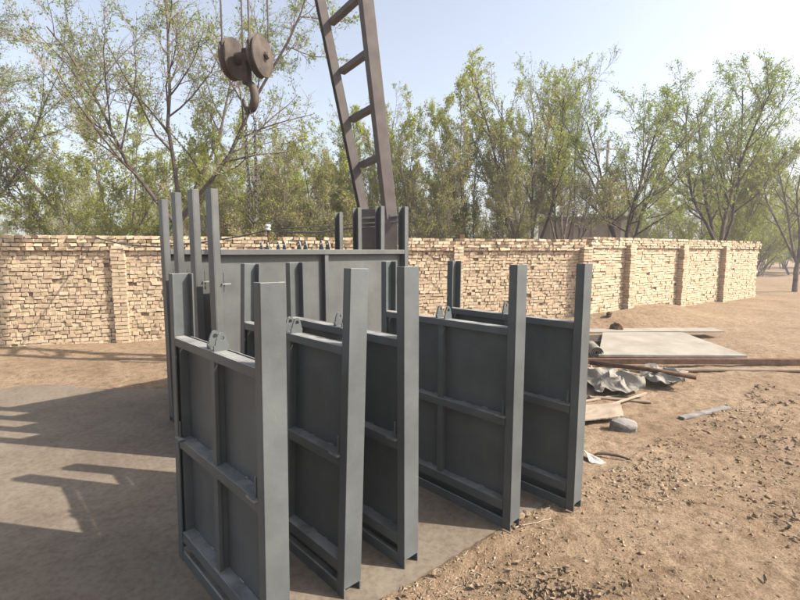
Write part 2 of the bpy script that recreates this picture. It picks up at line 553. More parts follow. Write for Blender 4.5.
def build_wall(root_loc, A, B, height, thick, course, lengths, label, pilasters, seed, score, tilt_lo=0.02):
    r = np.random.default_rng(seed)
    A = np.array(A, float); B = np.array(B, float)
    L = float(np.hypot(*(B - A)))
    t = (B - A) / L
    ang = math.atan2(t[1], t[0])
    root = empty('brick_wall', (A[0], A[1], 0), ang)
    tag(root, label, 'wall')
    # core of mud mortar, recessed behind the brick faces; local x along, y to the back, z up
    corbel = height - 0.235
    MB().box(0, L, 0.030, thick - 0.02, -0.2, height - 0.10).build('mortar_core', 'mortar', root)
    pieces = []        # (centre, size, rz, ry)
    z = -0.02
    row = 0
    while z < corbel:
        h = course * r.uniform(0.94, 1.07)
        x = -r.uniform(0, 0.2)
        while x < L:
            ln = r.choice(lengths) * r.uniform(0.82, 1.18)
            if 0 <= x and x + ln <= L:
                out = r.normal() * 0.0065
                pieces.append(((x + ln / 2, 0.05 + out, z + h / 2 + r.normal() * course * 0.07), (ln - r.uniform(0.004, 0.014), 0.11, h - r.uniform(0.004, 0.013)),
                               r.normal() * 0.03, r.normal() * tilt_lo)) if r.random() > 0.015 else None
            x += ln
        z += h
        row += 1
    # corbelled top: two slightly proud courses and a ragged row on top of them
    for kk in range(4):
        h = 0.062
        x = -r.uniform(0, 0.2)
        proud = -0.035 if kk < 2 else -0.028
        while x < L:
            ln = r.choice([0.09, 0.11, 0.12, 0.17]) * r.uniform(0.85, 1.1)
            if 0 <= x and x + ln <= L and not (kk == 3 and r.random() < 0.14):
                pieces.append(((x + ln / 2, proud + thick / 2 + r.normal() * 0.01, corbel + kk * 0.064 + 0.036), (ln - 0.012, thick + 0.05, h - r.uniform(0.004, 0.012)),
                               r.normal() * 0.035, r.normal() * 0.03))
            x += ln
    for (px, pw, pd) in pilasters:
        z = -0.02
        row = 0
        while z < corbel + 0.06:
            h = 0.066
            cuts = [pw] if row % 2 else [pw / 2, pw / 2]
            x = px - pw / 2
            for c in cuts:
                pieces.append(((x + c / 2, -pd / 2 + 0.01 + r.normal() * 0.004, z + h / 2), (c - 0.010, pd + 0.02, h - r.uniform(0.006, 0.014)), r.normal() * 0.02, r.normal() * 0.012))
                x += c
            z += h
            row += 1
        MB().box(px - pw / 2 + 0.014, px + pw / 2 - 0.014, -pd + 0.016, 0.02, -0.1, corbel + 0.03).build('pilaster_core', 'mortar', root)
    # the 300 bricks that show largest are parts of their own, the rest one part
    def world_of(p):
        return A + t * p[0]
    pieces.sort(key=lambda q: score(world_of(q[0][0:1]), q[0][2]))
    V = []; Q = []; T = []
    for i, (c, s, rz, ry) in enumerate(pieces):
        b, q, me = VARIANTS[int(r.integers(len(VARIANTS)))]
        if i < 300:
            o = link('brick', me, root)
            o.location = c
            o.scale = s
            o.rotation_euler = (0, ry, rz)
        else:
            p = b * np.array(s)
            cz, sz = math.cos(rz), math.sin(rz)
            cy_, sy_ = math.cos(ry), math.sin(ry)
            xx = p[:, 0] * cy_ + p[:, 2] * sy_
            zz = -p[:, 0] * sy_ + p[:, 2] * cy_
            p = np.stack([xx * cz - p[:, 1] * sz, xx * sz + p[:, 1] * cz, zz], -1) + np.array(c)
            Q.append(q + len(V) * 8)
            V.append(p)
            T.append(np.full(8, float(np.clip(r.beta(3.6, 2.2), 0, 1))))
    if V:
        o = link('brickwork', fast_mesh('brickwork', np.concatenate(V), quads=np.concatenate(Q), mats=['brick'], tint=np.concatenate(T)), root)
        tag(o, kind='stuff')
    return root

def seen_left(w, z):            # in open view between the gate posts, high on the wall
    px = w[0] / w[1] * 460 + 400
    return (0 if 412 < px < 585 else 1000) + (0 if z > 1.02 else 500) + w[1] + (1.9 - z)
def seen_right(w, z):
    px = w[0] / w[1] * 460 + 400
    return (0 if px < 640 else 1000) + w[1] + (1.9 - z)
LW = float(np.hypot(*(WALL_B - WALL_A)))
def along(px):                  # metre mark on the rough wall
    t = (WALL_B - WALL_A) / LW
    k = (px - 400) / 460
    return (k * WALL_A[1] - WALL_A[0]) / (t[0] - k * t[1])
build_wall(None, WALL_A, WALL_B, 1.84, 0.26, 0.067, [0.06, 0.08, 0.09, 0.10, 0.115, 0.14],
           'long rough wall of pale tan bricks behind the grey gates', [(along(457.5), 0.22, 0.07), (along(300), 0.22, 0.07), (along(120), 0.22, 0.07), (LW - 0.12, 0.24, 0.16)], 21, seen_left, 0.045)
build_wall(None, WALL_B, WALL_C, 1.90, 0.26, 0.066, [0.24, 0.24, 0.12],
           'evenly coursed brick wall running back from the corner pilaster on the right', [(1.62, 0.26, 0.16), (4.3, 0.26, 0.16), (7.0, 0.26, 0.16)], 22, seen_right, 0.015)
lump = MB()
for q in range(1):
    lump.prism([(-0.06, -0.05), (0.05, -0.06), (0.07, 0.02), (0.02, 0.06), (-0.05, 0.05)], 'z', 0, 0.10)
lp = WALL_A + (WALL_B - WALL_A) / LW * (along(463))
o = lump.build('broken_brick', 'scorched_stone', None, bevel=0.012)
o.location = (lp[0] - 0.04, lp[1] + 0.12, 1.842)
o.rotation_euler = (0.1, 0.05, 0.4)
tag(o, 'small blackened brick lying loose on top of the rough brick wall', 'brick')

# ------------------------------------------------------------------ sluice gates
def make_gate(name, W, H, leaf_top, mid_z, tab_z, mat, base, rz, lean, label, group, n_ribs=1, near_sign=1):
    """local x along the gate (centre 0), y from the front flange (0) to the back (0.10), z up"""
    root = empty(name, base, rz)
    root.rotation_euler = (lean, 0, rz)
    tag(root, label, 'sluice gate', group)
    D = 0.10
    h = W / 2
    for s in (-1, 1):
        # channel-section post, open towards the leaf; the web stops short of the ground
        m = MB()
        xs = sorted((s * h, s * (h - 0.007)))
        m.box(xs[0], xs[1], 0.0, D, 0.045, H)
        xf = sorted((s * (h - 0.0072), s * (h - 0.052)))
        m.box(xf[0], xf[1], 0.0, 0.008, 0.0, H)
        m.box(xf[0], xf[1], D - 0.008, D, 0.0, H)
        xo = sorted((s * h, s * (h - 0.007)))
        m.box(xo[0], xo[1], 0.0, 0.008, 0.0, 0.0448)
        m.box(xo[0], xo[1], D - 0.008, D, 0.0, 0.0448)
        m.build('post', mat, root, bevel=0.0018)
    xi = h - 0.012
    # leaf
    MB().box(-xi, xi, 0.062, 0.072, 0.105, leaf_top - 0.014).build('skin_plate', mat, root, bevel=0.0015)
    xr = h - 0.054
    MB().box(-xr, xr, 0.001, 0.012, leaf_top - 0.040, leaf_top - 0.0002).box(-xi, xi, 0.0122, 0.0618, leaf_top - 0.012, leaf_top).build('top_rail', mat, root, bevel=0.0015)
    MB().box(-xi, xi, 0.0815, 0.0885, leaf_top - 0.045, leaf_top - 0.004).build('back_strip', mat, root, bevel=0.001)
    rib_x = [0.0] if n_ribs == 1 else [(-h + W * (k + 1) / (n_ribs + 1)) for k in range(n_ribs)]
    mids = mid_z if isinstance(mid_z, (list, tuple)) else [mid_z]
    for mz in mids:
        MB().box(-xi + 0.045, xi - 0.045, 0.004, 0.0618, mz - 0.024, mz + 0.024).build('middle_rail', mat, root, bevel=0.002)
    MB().box(-xi + 0.045, xi - 0.045, 0.004, 0.0618, 0.105, 0.160).build('bottom_rail', mat, root, bevel=0.002)
    # sill of the frame, with a dark gap between it and the leaf
    MB().box(-h + 0.053, h - 0.053, 0.003, 0.013, 0.0, 0.056).box(-h + 0.07, h - 0.07, 0.0132, 0.078, 0.0, 0.009).box(-h + 0.053, h - 0.053, 0.0802, 0.0898, 0.0, 0.098).build('sill', mat, root, bevel=0.0015)  # back bar made taller to block sunlight leaking under the leaf
    cuts = [0.1602] + [v for mz in sorted(mids) for v in (mz - 0.0242, mz + 0.0242)] + [leaf_top - 0.0124]
    for x in rib_x:
        m = MB()
        for a, b_ in zip(cuts[0::2], cuts[1::2]):
            m.box(x - 0.006, x + 0.006, 0.030, 0.0618, a, b_)
            m.box(x - 0.019, x + 0.019, 0.0125, 0.0298, a, min(b_, leaf_top - 0.0405))
        m.build('rib', mat, root, bevel=0.0015)
    for s in (-1, 1):
        xs = sorted((s * xi, s * (xi - 0.0448)))
        m = MB().box(xs[0], xs[1], 0.020, 0.0618, 0.105, leaf_top - 0.0124)
        m.build('stile', mat, root, bevel=0.0015)
    # pair of lifting lugs with holes
    for s in (-1, 1):
        x = s * 0.034
        n = 10
        prof = [(0.004, 0.0), (0.078, 0.0), (0.062, 0.060), (0.052, 0.080), (0.034, 0.080), (0.022, 0.060)]
        bm = bmesh.new()
        # outline with a round hole: build as a ring of quads between hole and outline
        hole = [(0.042 + 0.011 * math.cos(2 * math.pi * k / 12), 0.055 + 0.011 * math.sin(2 * math.pi * k / 12)) for k in range(12)]
        out = []
        for hy, hz in hole:
            dy, dz = hy - 0.042, hz - 0.055
            best = None
            for k in range(len(prof)):
                (ay, az), (by, bz) = prof[k], prof[(k + 1) % len(prof)]
                ey, ez = by - ay, bz - az
                den = dy * ez - dz * ey
                if abs(den) < 1e-9: continue
                tt = ((ay - 0.042) * ez - (az - 0.055) * ey) / den
                uu = ((ay - 0.042) * dz - (az - 0.055) * dy) / den
                if tt > 0 and -1e-6 <= uu <= 1 + 1e-6:
                    best = tt if best is None else min(best, tt)
            out.append((0.042 + dy * best, 0.055 + dz * best))
        out = [(y, max(z, 0)) for y, z in out]
        m = MB()
        for side in (-0.005, 0.005):
            for y, z in hole + out:
                m.v.append((x + side, y, leaf_top + z))
        for k in range(12):
            j = (k + 1) % 12
            m.f += [(k, j, 12 + j, 12 + k), (24 + k, 24 + 12 + k, 24 + 12 + j, 24 + j), (12 + k, 12 + j, 36 + j, 36 + k), (k, 24 + k, 24 + j, j)]
            m.mi += [0] * 4
        # the two lower corners of the plate
        m.box(x - 0.0048, x + 0.0048, 0.008, 0.074, leaf_top, leaf_top + 0.024)
        m.build('lifting_lug', mat, root)
    # wedge tabs that hold the leaf, and the bolt above each
    for s in (-1, 1):
        xs = sorted((s * (h - 0.050), s * (h - 0.115)))
        m = MB().box(xs[0], xs[1], -0.016, 0.010, tab_z + 0.026, tab_z + 0.036)
        m.build('wedge_tab', 'bare_steel' if s == near_sign else mat, root, bevel=0.001)
        MB().tube([(s * (h - 0.072), 0.004, tab_z - 0.03 if mid_z != tab_z else tab_z + 0.036), (s * (h - 0.072), 0.004, tab_z + 0.115)], 0.005, 8).build('bolt', mat, root)
    # weld beads where ribs and rails meet the plate
    rr = random.Random(hash(label) % 1000)
    m = MB()
    for mz, dz in [(q, 0.0245) for q in mids] + [(0.160, 0.0005)]:
        x = -xi + 0.10
        while x < xi - 0.14:
            ln = rr.uniform(0.02, 0.045)
            if all(abs(x + ln / 2 - q) > 0.05 for q in rib_x):
                m.tube([(x, 0.0605, mz + dz + 0.0015), (x + ln * 0.5, 0.060, mz + dz + 0.002), (x + ln, 0.0605, mz + dz + 0.0015)], [0.003, 0.0042, 0.003], 5)
            x += rr.uniform(0.10, 0.19)
    m.build('weld_beads', 'bare_steel', root)['kind'] = 'stuff'
    return root

def place_small(corner, deg, W, lean, label, H=1.515, leaf=1.165, mid=0.63):
    """corner: foot of the near post's outer front edge; deg: heading of the gate from far to near post"""
    a = R(deg)
    ux = Vector((math.cos(a), math.sin(a), 0))
    c = Vector((corner[0], corner[1], 0.012)) - ux * (W / 2)
    return make_gate('sluice_gate', W, H, leaf, mid, mid, 'dark_grey_paint', c, a, lean, label, 'small grey sluice gates in a slanting row')

place_small((-0.502, 1.585), -45.5, 0.93, R(-0.8), H=1.478, label='nearest grey steel sluice gate, its post cut by the bottom of the picture')
place_small((-0.258, 1.95), -46.0, 1.07, R(-2.4), 'grey steel sluice gate that tilts sideways, second in the row from the camera')
place_small((0.022, 2.15), -46.2, 1.08, R(0.1), 'grey steel sluice gate in the middle of the row of five')
place_small((0.625, 2.46), -46.2, 1.10, R(-0.2), 'grey steel sluice gate second from the right, its foot at the slab edge')
place_small((1.060, 2.66), -47.5, 1.06, R(-0.6), 'rightmost grey steel sluice gate, its near post standing on bare dirt')

BIG_A = Vector((-1.344, 3.33, 0.012))
ang_b = math.atan2(4.70 - 3.33, 0.087 + 1.344)
bx = Vector((math.cos(ang_b), math.sin(ang_b), 0))
by_ = Vector((-math.sin(ang_b), math.cos(ang_b), 0))
big_labels = ['front wide grey sluice gate with sunlit plate behind the row of small gates',
              'second wide grey sluice gate, directly behind the sunlit one',
              'third wide grey sluice gate of the stack, only post tops showing',
              'rearmost wide grey sluice gate of the stack, nearest the brown crane leg']
for k, (off, hh) in enumerate(((0.0, 2.03), (0.37, 2.06), (0.74, 2.07), (1.10, 2.04))):
    c = BIG_A + bx * 0.99 + by_ * off
    make_gate('wide_sluice_gate', 1.98, hh, 1.60, [0.72], 1.315, 'grey_paint', c, ang_b, R([0, 0.3, -0.2, 0.2][k]), big_labels[k], 'wide grey sluice gates stacked behind', 1, -1)

# ------------------------------------------------------------------ crane leg and girder
leg = empty('gantry_crane', (-0.13, 6.0, 0))
tag(leg, 'tapering brown steel lattice leg of a gantry crane behind the wide gates', 'crane')
B0 = Vector((-0.125, 6.0, 2.0)); B1 = Vector((-0.63, 5.72, 6.6))
L0 = Vector((-0.44, 6.28, 2.12)); L1 = Vector((-1.36, 6.62, 6.6))
def channel(m, p0, p1, w, d, side, th=0.014, flip=1):
    """open channel: web of width w facing 'side' across, flanges of depth d"""
    p0 = Vector(p0); p1 = Vector(p1)
    ax = (p1 - p0).normalized()
    s = Vector(side); s = (s - ax * s.dot(ax)).normalized()
    u = ax.cross(s) * flip
    m.beam(p0, p1, w, th, s)
    for q in (-1, 1):
        off = s * q * (w / 2 - th / 2) + u * (d / 2 + th / 2 + 0.0005)
        m.beam(p0 + off, p1 + off, th, d, s)
m = MB()
m.beam(B0, B1, 0.150, 0.15, (0.92, 0.38, 0))
m.build('main_beam', 'brown_steel', leg, bevel=0.006).location = (0.13, -6.0, 0)
m = MB()
channel(m, L0, L1, 0.13, 0.10, (0.35, -0.9, 0), 0.013, -1)
m.build('inner_beam', 'brown_steel', leg, bevel=0.003).location = (0.13, -6.0, 0)
for z in (2.76, 3.36, 3.99, 4.63, 5.28, 5.95):
    tb = (z - B0.z) / (B1.z - B0.z); tl = (z - L0.z) / (L1.z - L0.z)
    m = MB()
    m.beam(L0.lerp(L1, tl) + Vector((0.05, -0.02, -0.02)), B0.lerp(B1, tb) + Vector((-0.06, 0.05, 0.02)), 0.07, 0.085, (0, 0, 1))
    m.build('rung', 'brown_steel', leg, bevel=0.003).location = (0.13, -6.0, 0)
m = MB()
m.beam((-0.125, 6.0, 0.35), (-0.125, 6.0, 2.06), 0.19, 0.18, (1, 0, 0))
m.build('foot_column', 'brown_steel', leg, bevel=0.006).location = (0.13, -6.0, 0)
m = MB()
m.box(-0.50, -0.26, 6.06, 6.32, 0.35, 2.14)
m.build('side_column', 'brown_steel', leg, bevel=0.01).location = (0.13, -6.0, 0)
m = MB()
m.box(-0.75, 0.45, 5.82, 6.36, 0.02, 0.345)
m.build('foot_block', 'grey_stone', leg, bevel=0.02).location = (0.13, -6.0, 0)
m = MB()
m.tube([(-0.60, 6.12, 2.02), (0.03, 5.86, 2.04)], 0.018, 8).tube([(-0.60, 6.12, 1.95), (0.0, 5.87, 1.97)], 0.012, 8)
m.build('tie_rod', 'bare_steel', leg).location = (0.13, -6.0, 0)

girder = empty('crane_girder', (-1.1, 4.0, 6.6))
tag(girder, 'brown steel crane girder high above the yard carrying the hoist ropes', 'crane')
MB().box(-0.12, 0.12, -7.0, 3.2, 0.0, 0.02).box(-0.12, 0.12, -7.0, 3.2, 0.42, 0.44).box(-0.012, 0.012, -7.0, 3.2, 0.0202, 0.4198).build('beam', 'brown_steel', girder)
MB().box(-0.28, 0.28, -0.62, -0.18, -0.16, -0.002).build('trolley', 'brown_steel', girder, bevel=0.01)
MB().box(-0.5, 0.62, 1.6, 2.6, -0.06, -0.002).build('end_plate', 'brown_steel', girder)

# ------------------------------------------------------------------ hook block
HK = Vector((-1.145, 3.60, 3.03))
hook = empty('hook_block', HK, R(-14))
hook.scale = (0.88, 0.88, 0.88)
tag(hook, 'rusty crane hook block with two round sheaves hanging from steel ropes', 'crane hook')
def lathe_x(prof, n=40):
    """profile (x, r) turned about the x axis"""
    m = MB()
    for x, r_ in prof:
        for s in range(n):
            t = 2 * math.pi * s / n
            m.v.append((x, r_ * math.cos(t), r_ * math.sin(t)))
    for k in range(len(prof) - 1):
        for s in range(n):
            t = (s + 1) % n
            m.f.append((k * n + s, k * n + t, (k + 1) * n + t, (k + 1) * n + s))
            m.mi.append(0)
    m.f.append(tuple(reversed(range(n)))); m.f.append(tuple((len(prof) - 1) * n + s for s in range(n)))
    m.mi += [0, 0]
    return m
for s in (-1, 1):
    prof = [(-0.036, 0.120), (-0.034, 0.160), (-0.026, 0.168), (-0.016, 0.160), (-0.006, 0.148), (0.006, 0.148), (0.016, 0.160), (0.026, 0.168), (0.034, 0.162), (0.036, 0.150), (0.040, 0.135), (0.046, 0.05), (0.050, 0.045)]
    if s < 0:
        prof = [(-x, r_) for x, r_ in reversed(prof)]
    sh = lathe_x(prof).build('sheave', 'hook_rust', hook, smooth=False)
    sh.location = (s * 0.128, 0, 0)
    nut = lathe_x([(0.0, 0.030), (0.022, 0.030), (0.024, 0.024), (0.034, 0.022), (0.036, 0.012)], 6).build('axle_nut', 'hook_rust', sh)
    nut.rotation_euler = (0, 0, 0 if s > 0 else math.pi)
    nut.location = (s * 0.048, 0, 0)
lathe_x([(-0.10, 0.044), (-0.096, 0.05), (0.096, 0.05), (0.10, 0.044)], 24).build('axle', 'hook_rust', hook, smooth=False)
MB().beam((0, 0, 0.07), (0, 0, -0.22), 0.052, 0.085, (1, 0, 0)).build('shank', 'hook_rust', hook, bevel=0.012)
hp = []
hr = []
for k in range(22):
    t = k / 21
    a = R(90 - t * 268)
    rr_ = 0.083 - 0.006 * t
    hp.append((0.02 * math.sin(t * 3), -rr_ * math.cos(a) * 0.95, -0.315 + rr_ * math.sin(a) * 1.35))
    hr.append(0.024 + 0.013 * math.sin(math.pi * min(t * 1.25, 1)) - 0.016 * max(0, t - 0.72) / 0.28)
hk = MB().tube(hp, hr, 14).build('hook', 'hook_rust', hook, smooth=True)
hk.rotation_euler = (0, 0, R(66))
for i, (x, y) in enumerate(((-0.130, -0.142), (-0.124, 0.150), (0.124, -0.150), (0.132, 0.142))):
    rp = MB().tube([(x, y, 0.0), (x * 1.0, y, 3.88)], 0.0075, 6).build('rope', 'rope_steel', hook)
# sling chain hanging from the hook
chain = empty('sling_chain', HK + Vector((0.010, -0.02, -0.378)))
tag(chain, 'thin rusty chain hanging in two strands below the crane hook', 'chain')
for s, (dx, ln) in enumerate(((-0.028, 0.80), (0.045, 0.80))):
    m = MB()
    nl = int(ln / 0.0205)
    for k in range(nl):
        zc = -0.012 - k * 0.0205
        x0 = dx * min(1, (k + 1) / 4) + (0.012 if s == 0 else -0.010) * (k / nl) + 0.003 * math.sin(k * 0.33 + s)
        ring = []
        for q in range(8):
            t = 2 * math.pi * q / 8
            u, w = 0.0092 * math.cos(t), 0.0150 * math.sin(t)
            ring.append((x0 + (u if k % 2 else 0), (0 if k % 2 else u), zc + w))
        m.tube(ring, 0.0040, 5, closed=True)
    m.build('strand', 'rope_steel', chain)
MB().tube([(-0.02, 0, -0.80), (0.012, 0, -0.835), (0.036, 0, -0.80)], [0.012, 0.016, 0.012], 8).build('end_link', 'rope_steel', chain, smooth=True)

# ------------------------------------------------------------------ cable with insulator
cab = empty('cable', (-1.69, 6.0, 1.86))
tag(cab, 'brown cable strung over the stacked gates past a white insulator', 'cable')
pts_c = [(-5.25, 7.93, 1.86), (-5.0, 7.75, 1.80), (-4.2, 7.1, 1.69), (-3.4, 6.55, 1.66), (-2.68, 6.2, 1.71), (-2.1, 6.1, 1.79), (-1.72, 6.0, 1.865), (-1.42, 6.0, 1.835), (-1.05, 6.0, 1.84), (-0.71, 6.0, 1.885), (-0.35, 5.88, 1.90), (-0.2, 5.88, 1.90)]
MB().tube([Vector(p) - Vector((-1.69, 6.0, 1.86)) for p in pts_c], 0.011, 6).build('wire', 'rope_steel', cab, smooth=True)
pts_c = [(-1.72, 6.0, 1.88), (-1.3, 5.98, 1.90), (-0.8, 5.95, 1.925), (-0.35, 5.88, 1.95), (-0.2, 5.88, 1.955)]
MB().tube([Vector(p) - Vector((-1.69, 6.0, 1.86)) for p in pts_c], 0.008, 6).build('wire', 'rope_steel', cab, smooth=True)
ins = MB()
prof = [(0.0, 0.012), (0.0, 0.036), (0.018, 0.042), (0.030, 0.026), (0.042, 0.026), (0.054, 0.042), (0.075, 0.036), (0.082, 0.012)]
for z, r_ in prof:
    for s in range(14):
        ins.v.append((r_ * math.cos(2 * math.pi * s / 14), r_ * math.sin(2 * math.pi * s / 14), z))
for k in range(len(prof) - 1):
    for s in range(14):
        t = (s + 1) % 14
        ins.f.append((k * 14 + s, k * 14 + t, (k + 1) * 14 + t, (k + 1) * 14 + s)); ins.mi.append(0)
o = ins.build('insulator', 'porcelain', cab, smooth=True)
o.location = (-0.01, -0.02, 0.0)
MB().tube([(-0.01, 0.0, -1.86), (-0.01, 0, 0.02)], 0.014, 6).build('stake', 'rust', cab)

# ------------------------------------------------------------------ trees
def gen_branches(r, base, direction, length, rad, npts, tropism, wobble):
    """B branches at once; returns points (B,n,3) and radii (B,n)"""
    B = len(base)
    P = np.zeros((B, npts, 3)); P[:, 0] = base
    d = direction / np.linalg.norm(direction, axis=1, keepdims=True)
    step = (length / (npts - 1))[:, None]
    for k in range(1, npts):
        d = d + r.normal(size=(B, 3)) * wobble
        d[:, 2] += tropism
        d = d / np.linalg.norm(d, axis=1, keepdims=True)
        P[:, k] = P[:, k - 1] + d * step
    t = np.linspace(0, 1, npts)[None, :]
    rad = rad[:, None] * (1 - t * 0.72)
    return P, rad

def spawn(r, P, rad, n, t0, t1, ang_lo, ang_hi):
    """n children per branch between t0 and t1"""
    B, k, _ = P.shape
    t = (t0 + (t1 - t0) * (np.arange(n)[None, :] + r.random((B, n))) / n)
    f = t * (k - 1)
    i = np.clip(f.astype(int), 0, k - 2)
    w = (f - i)[..., None]
    bi = np.arange(B)[:, None]
    p = P[bi, i] * (1 - w) + P[bi, i + 1] * w
    d = P[bi, i + 1] - P[bi, i]
    d = d / (np.linalg.norm(d, axis=2, keepdims=True) + 1e-9)
    rr = rad[bi, i] * (1 - w[..., 0]) + rad[bi, i + 1] * w[..., 0]
    q = r.normal(size=d.shape)
    q = q - d * (q * d).sum(2, keepdims=True)
    q = q / (np.linalg.norm(q, axis=2, keepdims=True) + 1e-9)
    a = np.radians(r.uniform(ang_lo, ang_hi, (B, n)))[..., None]
    nd = d * np.cos(a) + q * np.sin(a)
    return p.reshape(-1, 3), nd.reshape(-1, 3), rr.reshape(-1), t.reshape(-1)

def tubes(P, rad, sides):
    B, k, _ = P.shape
    ax = P[:, -1] - P[:, 0]
    ax = ax / (np.linalg.norm(ax, axis=1, keepdims=True) + 1e-9)
    ref = np.where(np.abs(ax[:, 2:3]) < 0.9, np.array([[0, 0, 1.0]]), np.array([[1.0, 0, 0]]))
    u = np.cross(ax, ref); u = u / (np.linalg.norm(u, axis=1, keepdims=True) + 1e-9)
    w = np.cross(ax, u)
    th = 2 * np.pi * np.arange(sides) / sides
    ring = u[:, None, :] * np.cos(th)[None, :, None] + w[:, None, :] * np.sin(th)[None, :, None]
    V = P[:, :, None, :] + ring[:, None, :, :] * rad[:, :, None, None]
    idx = np.arange(B * k * sides).reshape(B, k, sides)
    nxt = np.roll(idx, -1, axis=2)
    Q = np.stack([idx[:, :-1], nxt[:, :-1], nxt[:, 1:], idx[:, 1:]], -1).reshape(-1, 4)
    return V.reshape(-1, 3), Q

def leaves(r, pos, size, updir=0.3):
    N = len(pos)
    a = r.normal(size=(N, 3)); a[:, 2] += updir
    a /= np.linalg.norm(a, axis=1, keepdims=True)
    b = np.cross(a, r.normal(size=(N, 3))); b /= (np.linalg.norm(b, axis=1, keepdims=True) + 1e-9)
    s = (size * r.uniform(0.6, 1.3, N))[:, None]
    V = np.stack([pos, pos + a * s * 0.5 + b * s * 0.28, pos + a * s, pos + a * s * 0.5 - b * s * 0.28], 1).reshape(-1, 3)
    Q = np.arange(N * 4).reshape(N, 4)
    return V, Q

def make_tree_meshes(seed, h, stems=3, lean=0.22, fork=0.18, trunk_r=0.10, n1=9, n2=7, n3=6, l1=0.36, l2=0.42, l3=0.42, ang=(28, 55), trop=0.10,
                     leaf=7, leaf_size=0.055, clump=0.55, bark='bark', leafmat='leaf_spring', low=0.22, wob=0.09, stem_dirs=None, taper=0.62, even=0.72, stem_trop=0.02):
    r = np.random.default_rng(seed)
    # bole
    tv, tq = [], []
    fz = h * fork
    if fork > 0:
        P, rad = gen_branches(r, np.zeros((1, 3)) - np.array([[0, 0, 0.2]]), np.array([[r.normal() * 0.06, r.normal() * 0.06, 1.0]]), np.array([fz + 0.2]), np.array([trunk_r]), 6, 0.02, 0.04)
        rad = trunk_r * (1.15 - 0.25 * np.linspace(0, 1, 6))[None, :]
        top = P[0, -1]
        V, Q = tubes(P, rad, 8); tv.append(V); tq.append(Q)
    else:
        top = np.array([0, 0, -0.15])
    az = (np.arange(stems) + r.random(stems) * 0.7) * 2 * np.pi / stems
    out = lean * r.uniform(0.5, 1.3, stems)
    sd = np.stack([np.cos(az) * out, np.sin(az) * out, np.ones(stems)], 1)
    if stem_dirs is not None:
        sd = np.array(stem_dirs, float)
    start = np.repeat(top[None, :], stems, 0)
    if fork <= 0:
        start = start + np.stack([np.cos(az), np.sin(az), np.zeros(stems)], 1) * 0.25 * r.random((stems, 1))
    sl = (h - max(fz, 0)) * r.uniform(even, 1.0, stems)
    P0, R0 = gen_branches(r, start, sd, sl, np.full(stems, trunk_r * (0.85 if stems == 1 else 0.62)) * r.uniform(0.8, 1.1, stems), 10, stem_trop, wob)
    V, Q = tubes(P0, R0, 7); tv.append(V); tq.append(Q)
    p, d, pr, t = spawn(r, P0, R0, n1, low, 0.97, *ang)
    ln = h * l1 * (1.05 - taper * t) * r.uniform(0.6, 1.2, len(p))
    P1, R1 = gen_branches(r, p, d, ln, pr * 0.62, 7, trop, wob * 1.2)
    V, Q = tubes(P1, R1, 5); tv.append(V); tq.append(Q)
    off = 0; TV = np.concatenate(tv); TQ = []
    for V, Q in zip(tv, tq):
        TQ.append(Q + off); off += len(V)
    trunk = fast_mesh('trunk', TV, quads=np.concatenate(TQ), mats=[bark], smooth=True)
    # twigs
    cv, cq = [], []
    p, d, pr, t = spawn(r, P1, R1, n2, 0.15, 1.0, 22, 60)
    plen = np.repeat(ln, n2)
    ln2 = plen * l2 * (1.1 - 0.5 * t) * r.uniform(0.6, 1.3, len(p))
    P2, R2 = gen_branches(r, p, d, ln2, np.maximum(pr * 0.6, 0.007), 5, trop * 0.8, 0.12)
    V, Q = tubes(P2, R2, 3); cv.append(V); cq.append(Q)
    p, d, pr, t = spawn(r, P2, R2, n3, 0.15, 1.0, 25, 65)
    ln3 = np.maximum(np.repeat(ln2, n3) * l3, 0.12) * r.uniform(0.6, 1.4, len(p))
    P3, R3 = gen_branches(r, p, d, ln3, np.full(len(p), 0.0048), 3, trop * 0.5, 0.12)
    V, Q = tubes(P3, R3, 3); cv.append(V); cq.append(Q)
    # leaves in clumps along the twigs: patchy, denser on some limbs
    keep2 = np.repeat(r.random(len(P2)) ** clump, n3)
    n = r.poisson(leaf * keep2)
    bi = np.repeat(np.arange(len(P3)), n)
    tt = r.random(len(bi))[:, None] * 2
    i0 = np.clip(tt.astype(int), 0, 1)[:, 0]
    w = tt - i0[:, None]
    pos = P3[bi, i0] * (1 - w) + P3[bi, i0 + 1] * w + r.normal(size=(len(bi), 3)) * 0.03
    nb = sum(len(x) for x in cv)
    LV, LQ = leaves(r, pos, np.full(len(pos), leaf_size))
    nq = sum(len(x) for x in cq)
    AV = np.concatenate(cv + [LV])
    off = 0; AQ = []
    for V, Q in zip(cv + [LV], cq + [LQ]):
        AQ.append(Q + off); off += len(V)
    tw_t = np.zeros(nb)
    limb_t = np.repeat(r.random(len(P2)), n3)
    lt = np.repeat(np.clip(0.5 * limb_t[bi] + 0.5 * r.random(len(bi)), 0, 1), 4)
    crown = fast_mesh('crown', AV, quads=np.concatenate(AQ), mats=['twig', leafmat], mat_idx=np.concatenate([np.zeros(nq), np.ones(len(LQ))]), tint=np.concatenate([tw_t, lt]))
    return trunk, crown

TREES = {}
def tree_kind(key, *a, **k):
    TREES[key] = make_tree_meshes(*a, **k)
def plant(key, name, x, y, rz, sc, label, cat='tree', group=None):
    t = empty(name, (x, y, float(ground_h(x, y)) - 0.03 if y < 14 else -0.03), rz)
    t.scale = (sc[0], sc[0], sc[1]) if isinstance(sc, tuple) else (sc, sc, sc)
    tag(t, label, cat, group)
    link('trunk', TREES[key][0], t)
    link('crown', TREES[key][1], t)
    return t

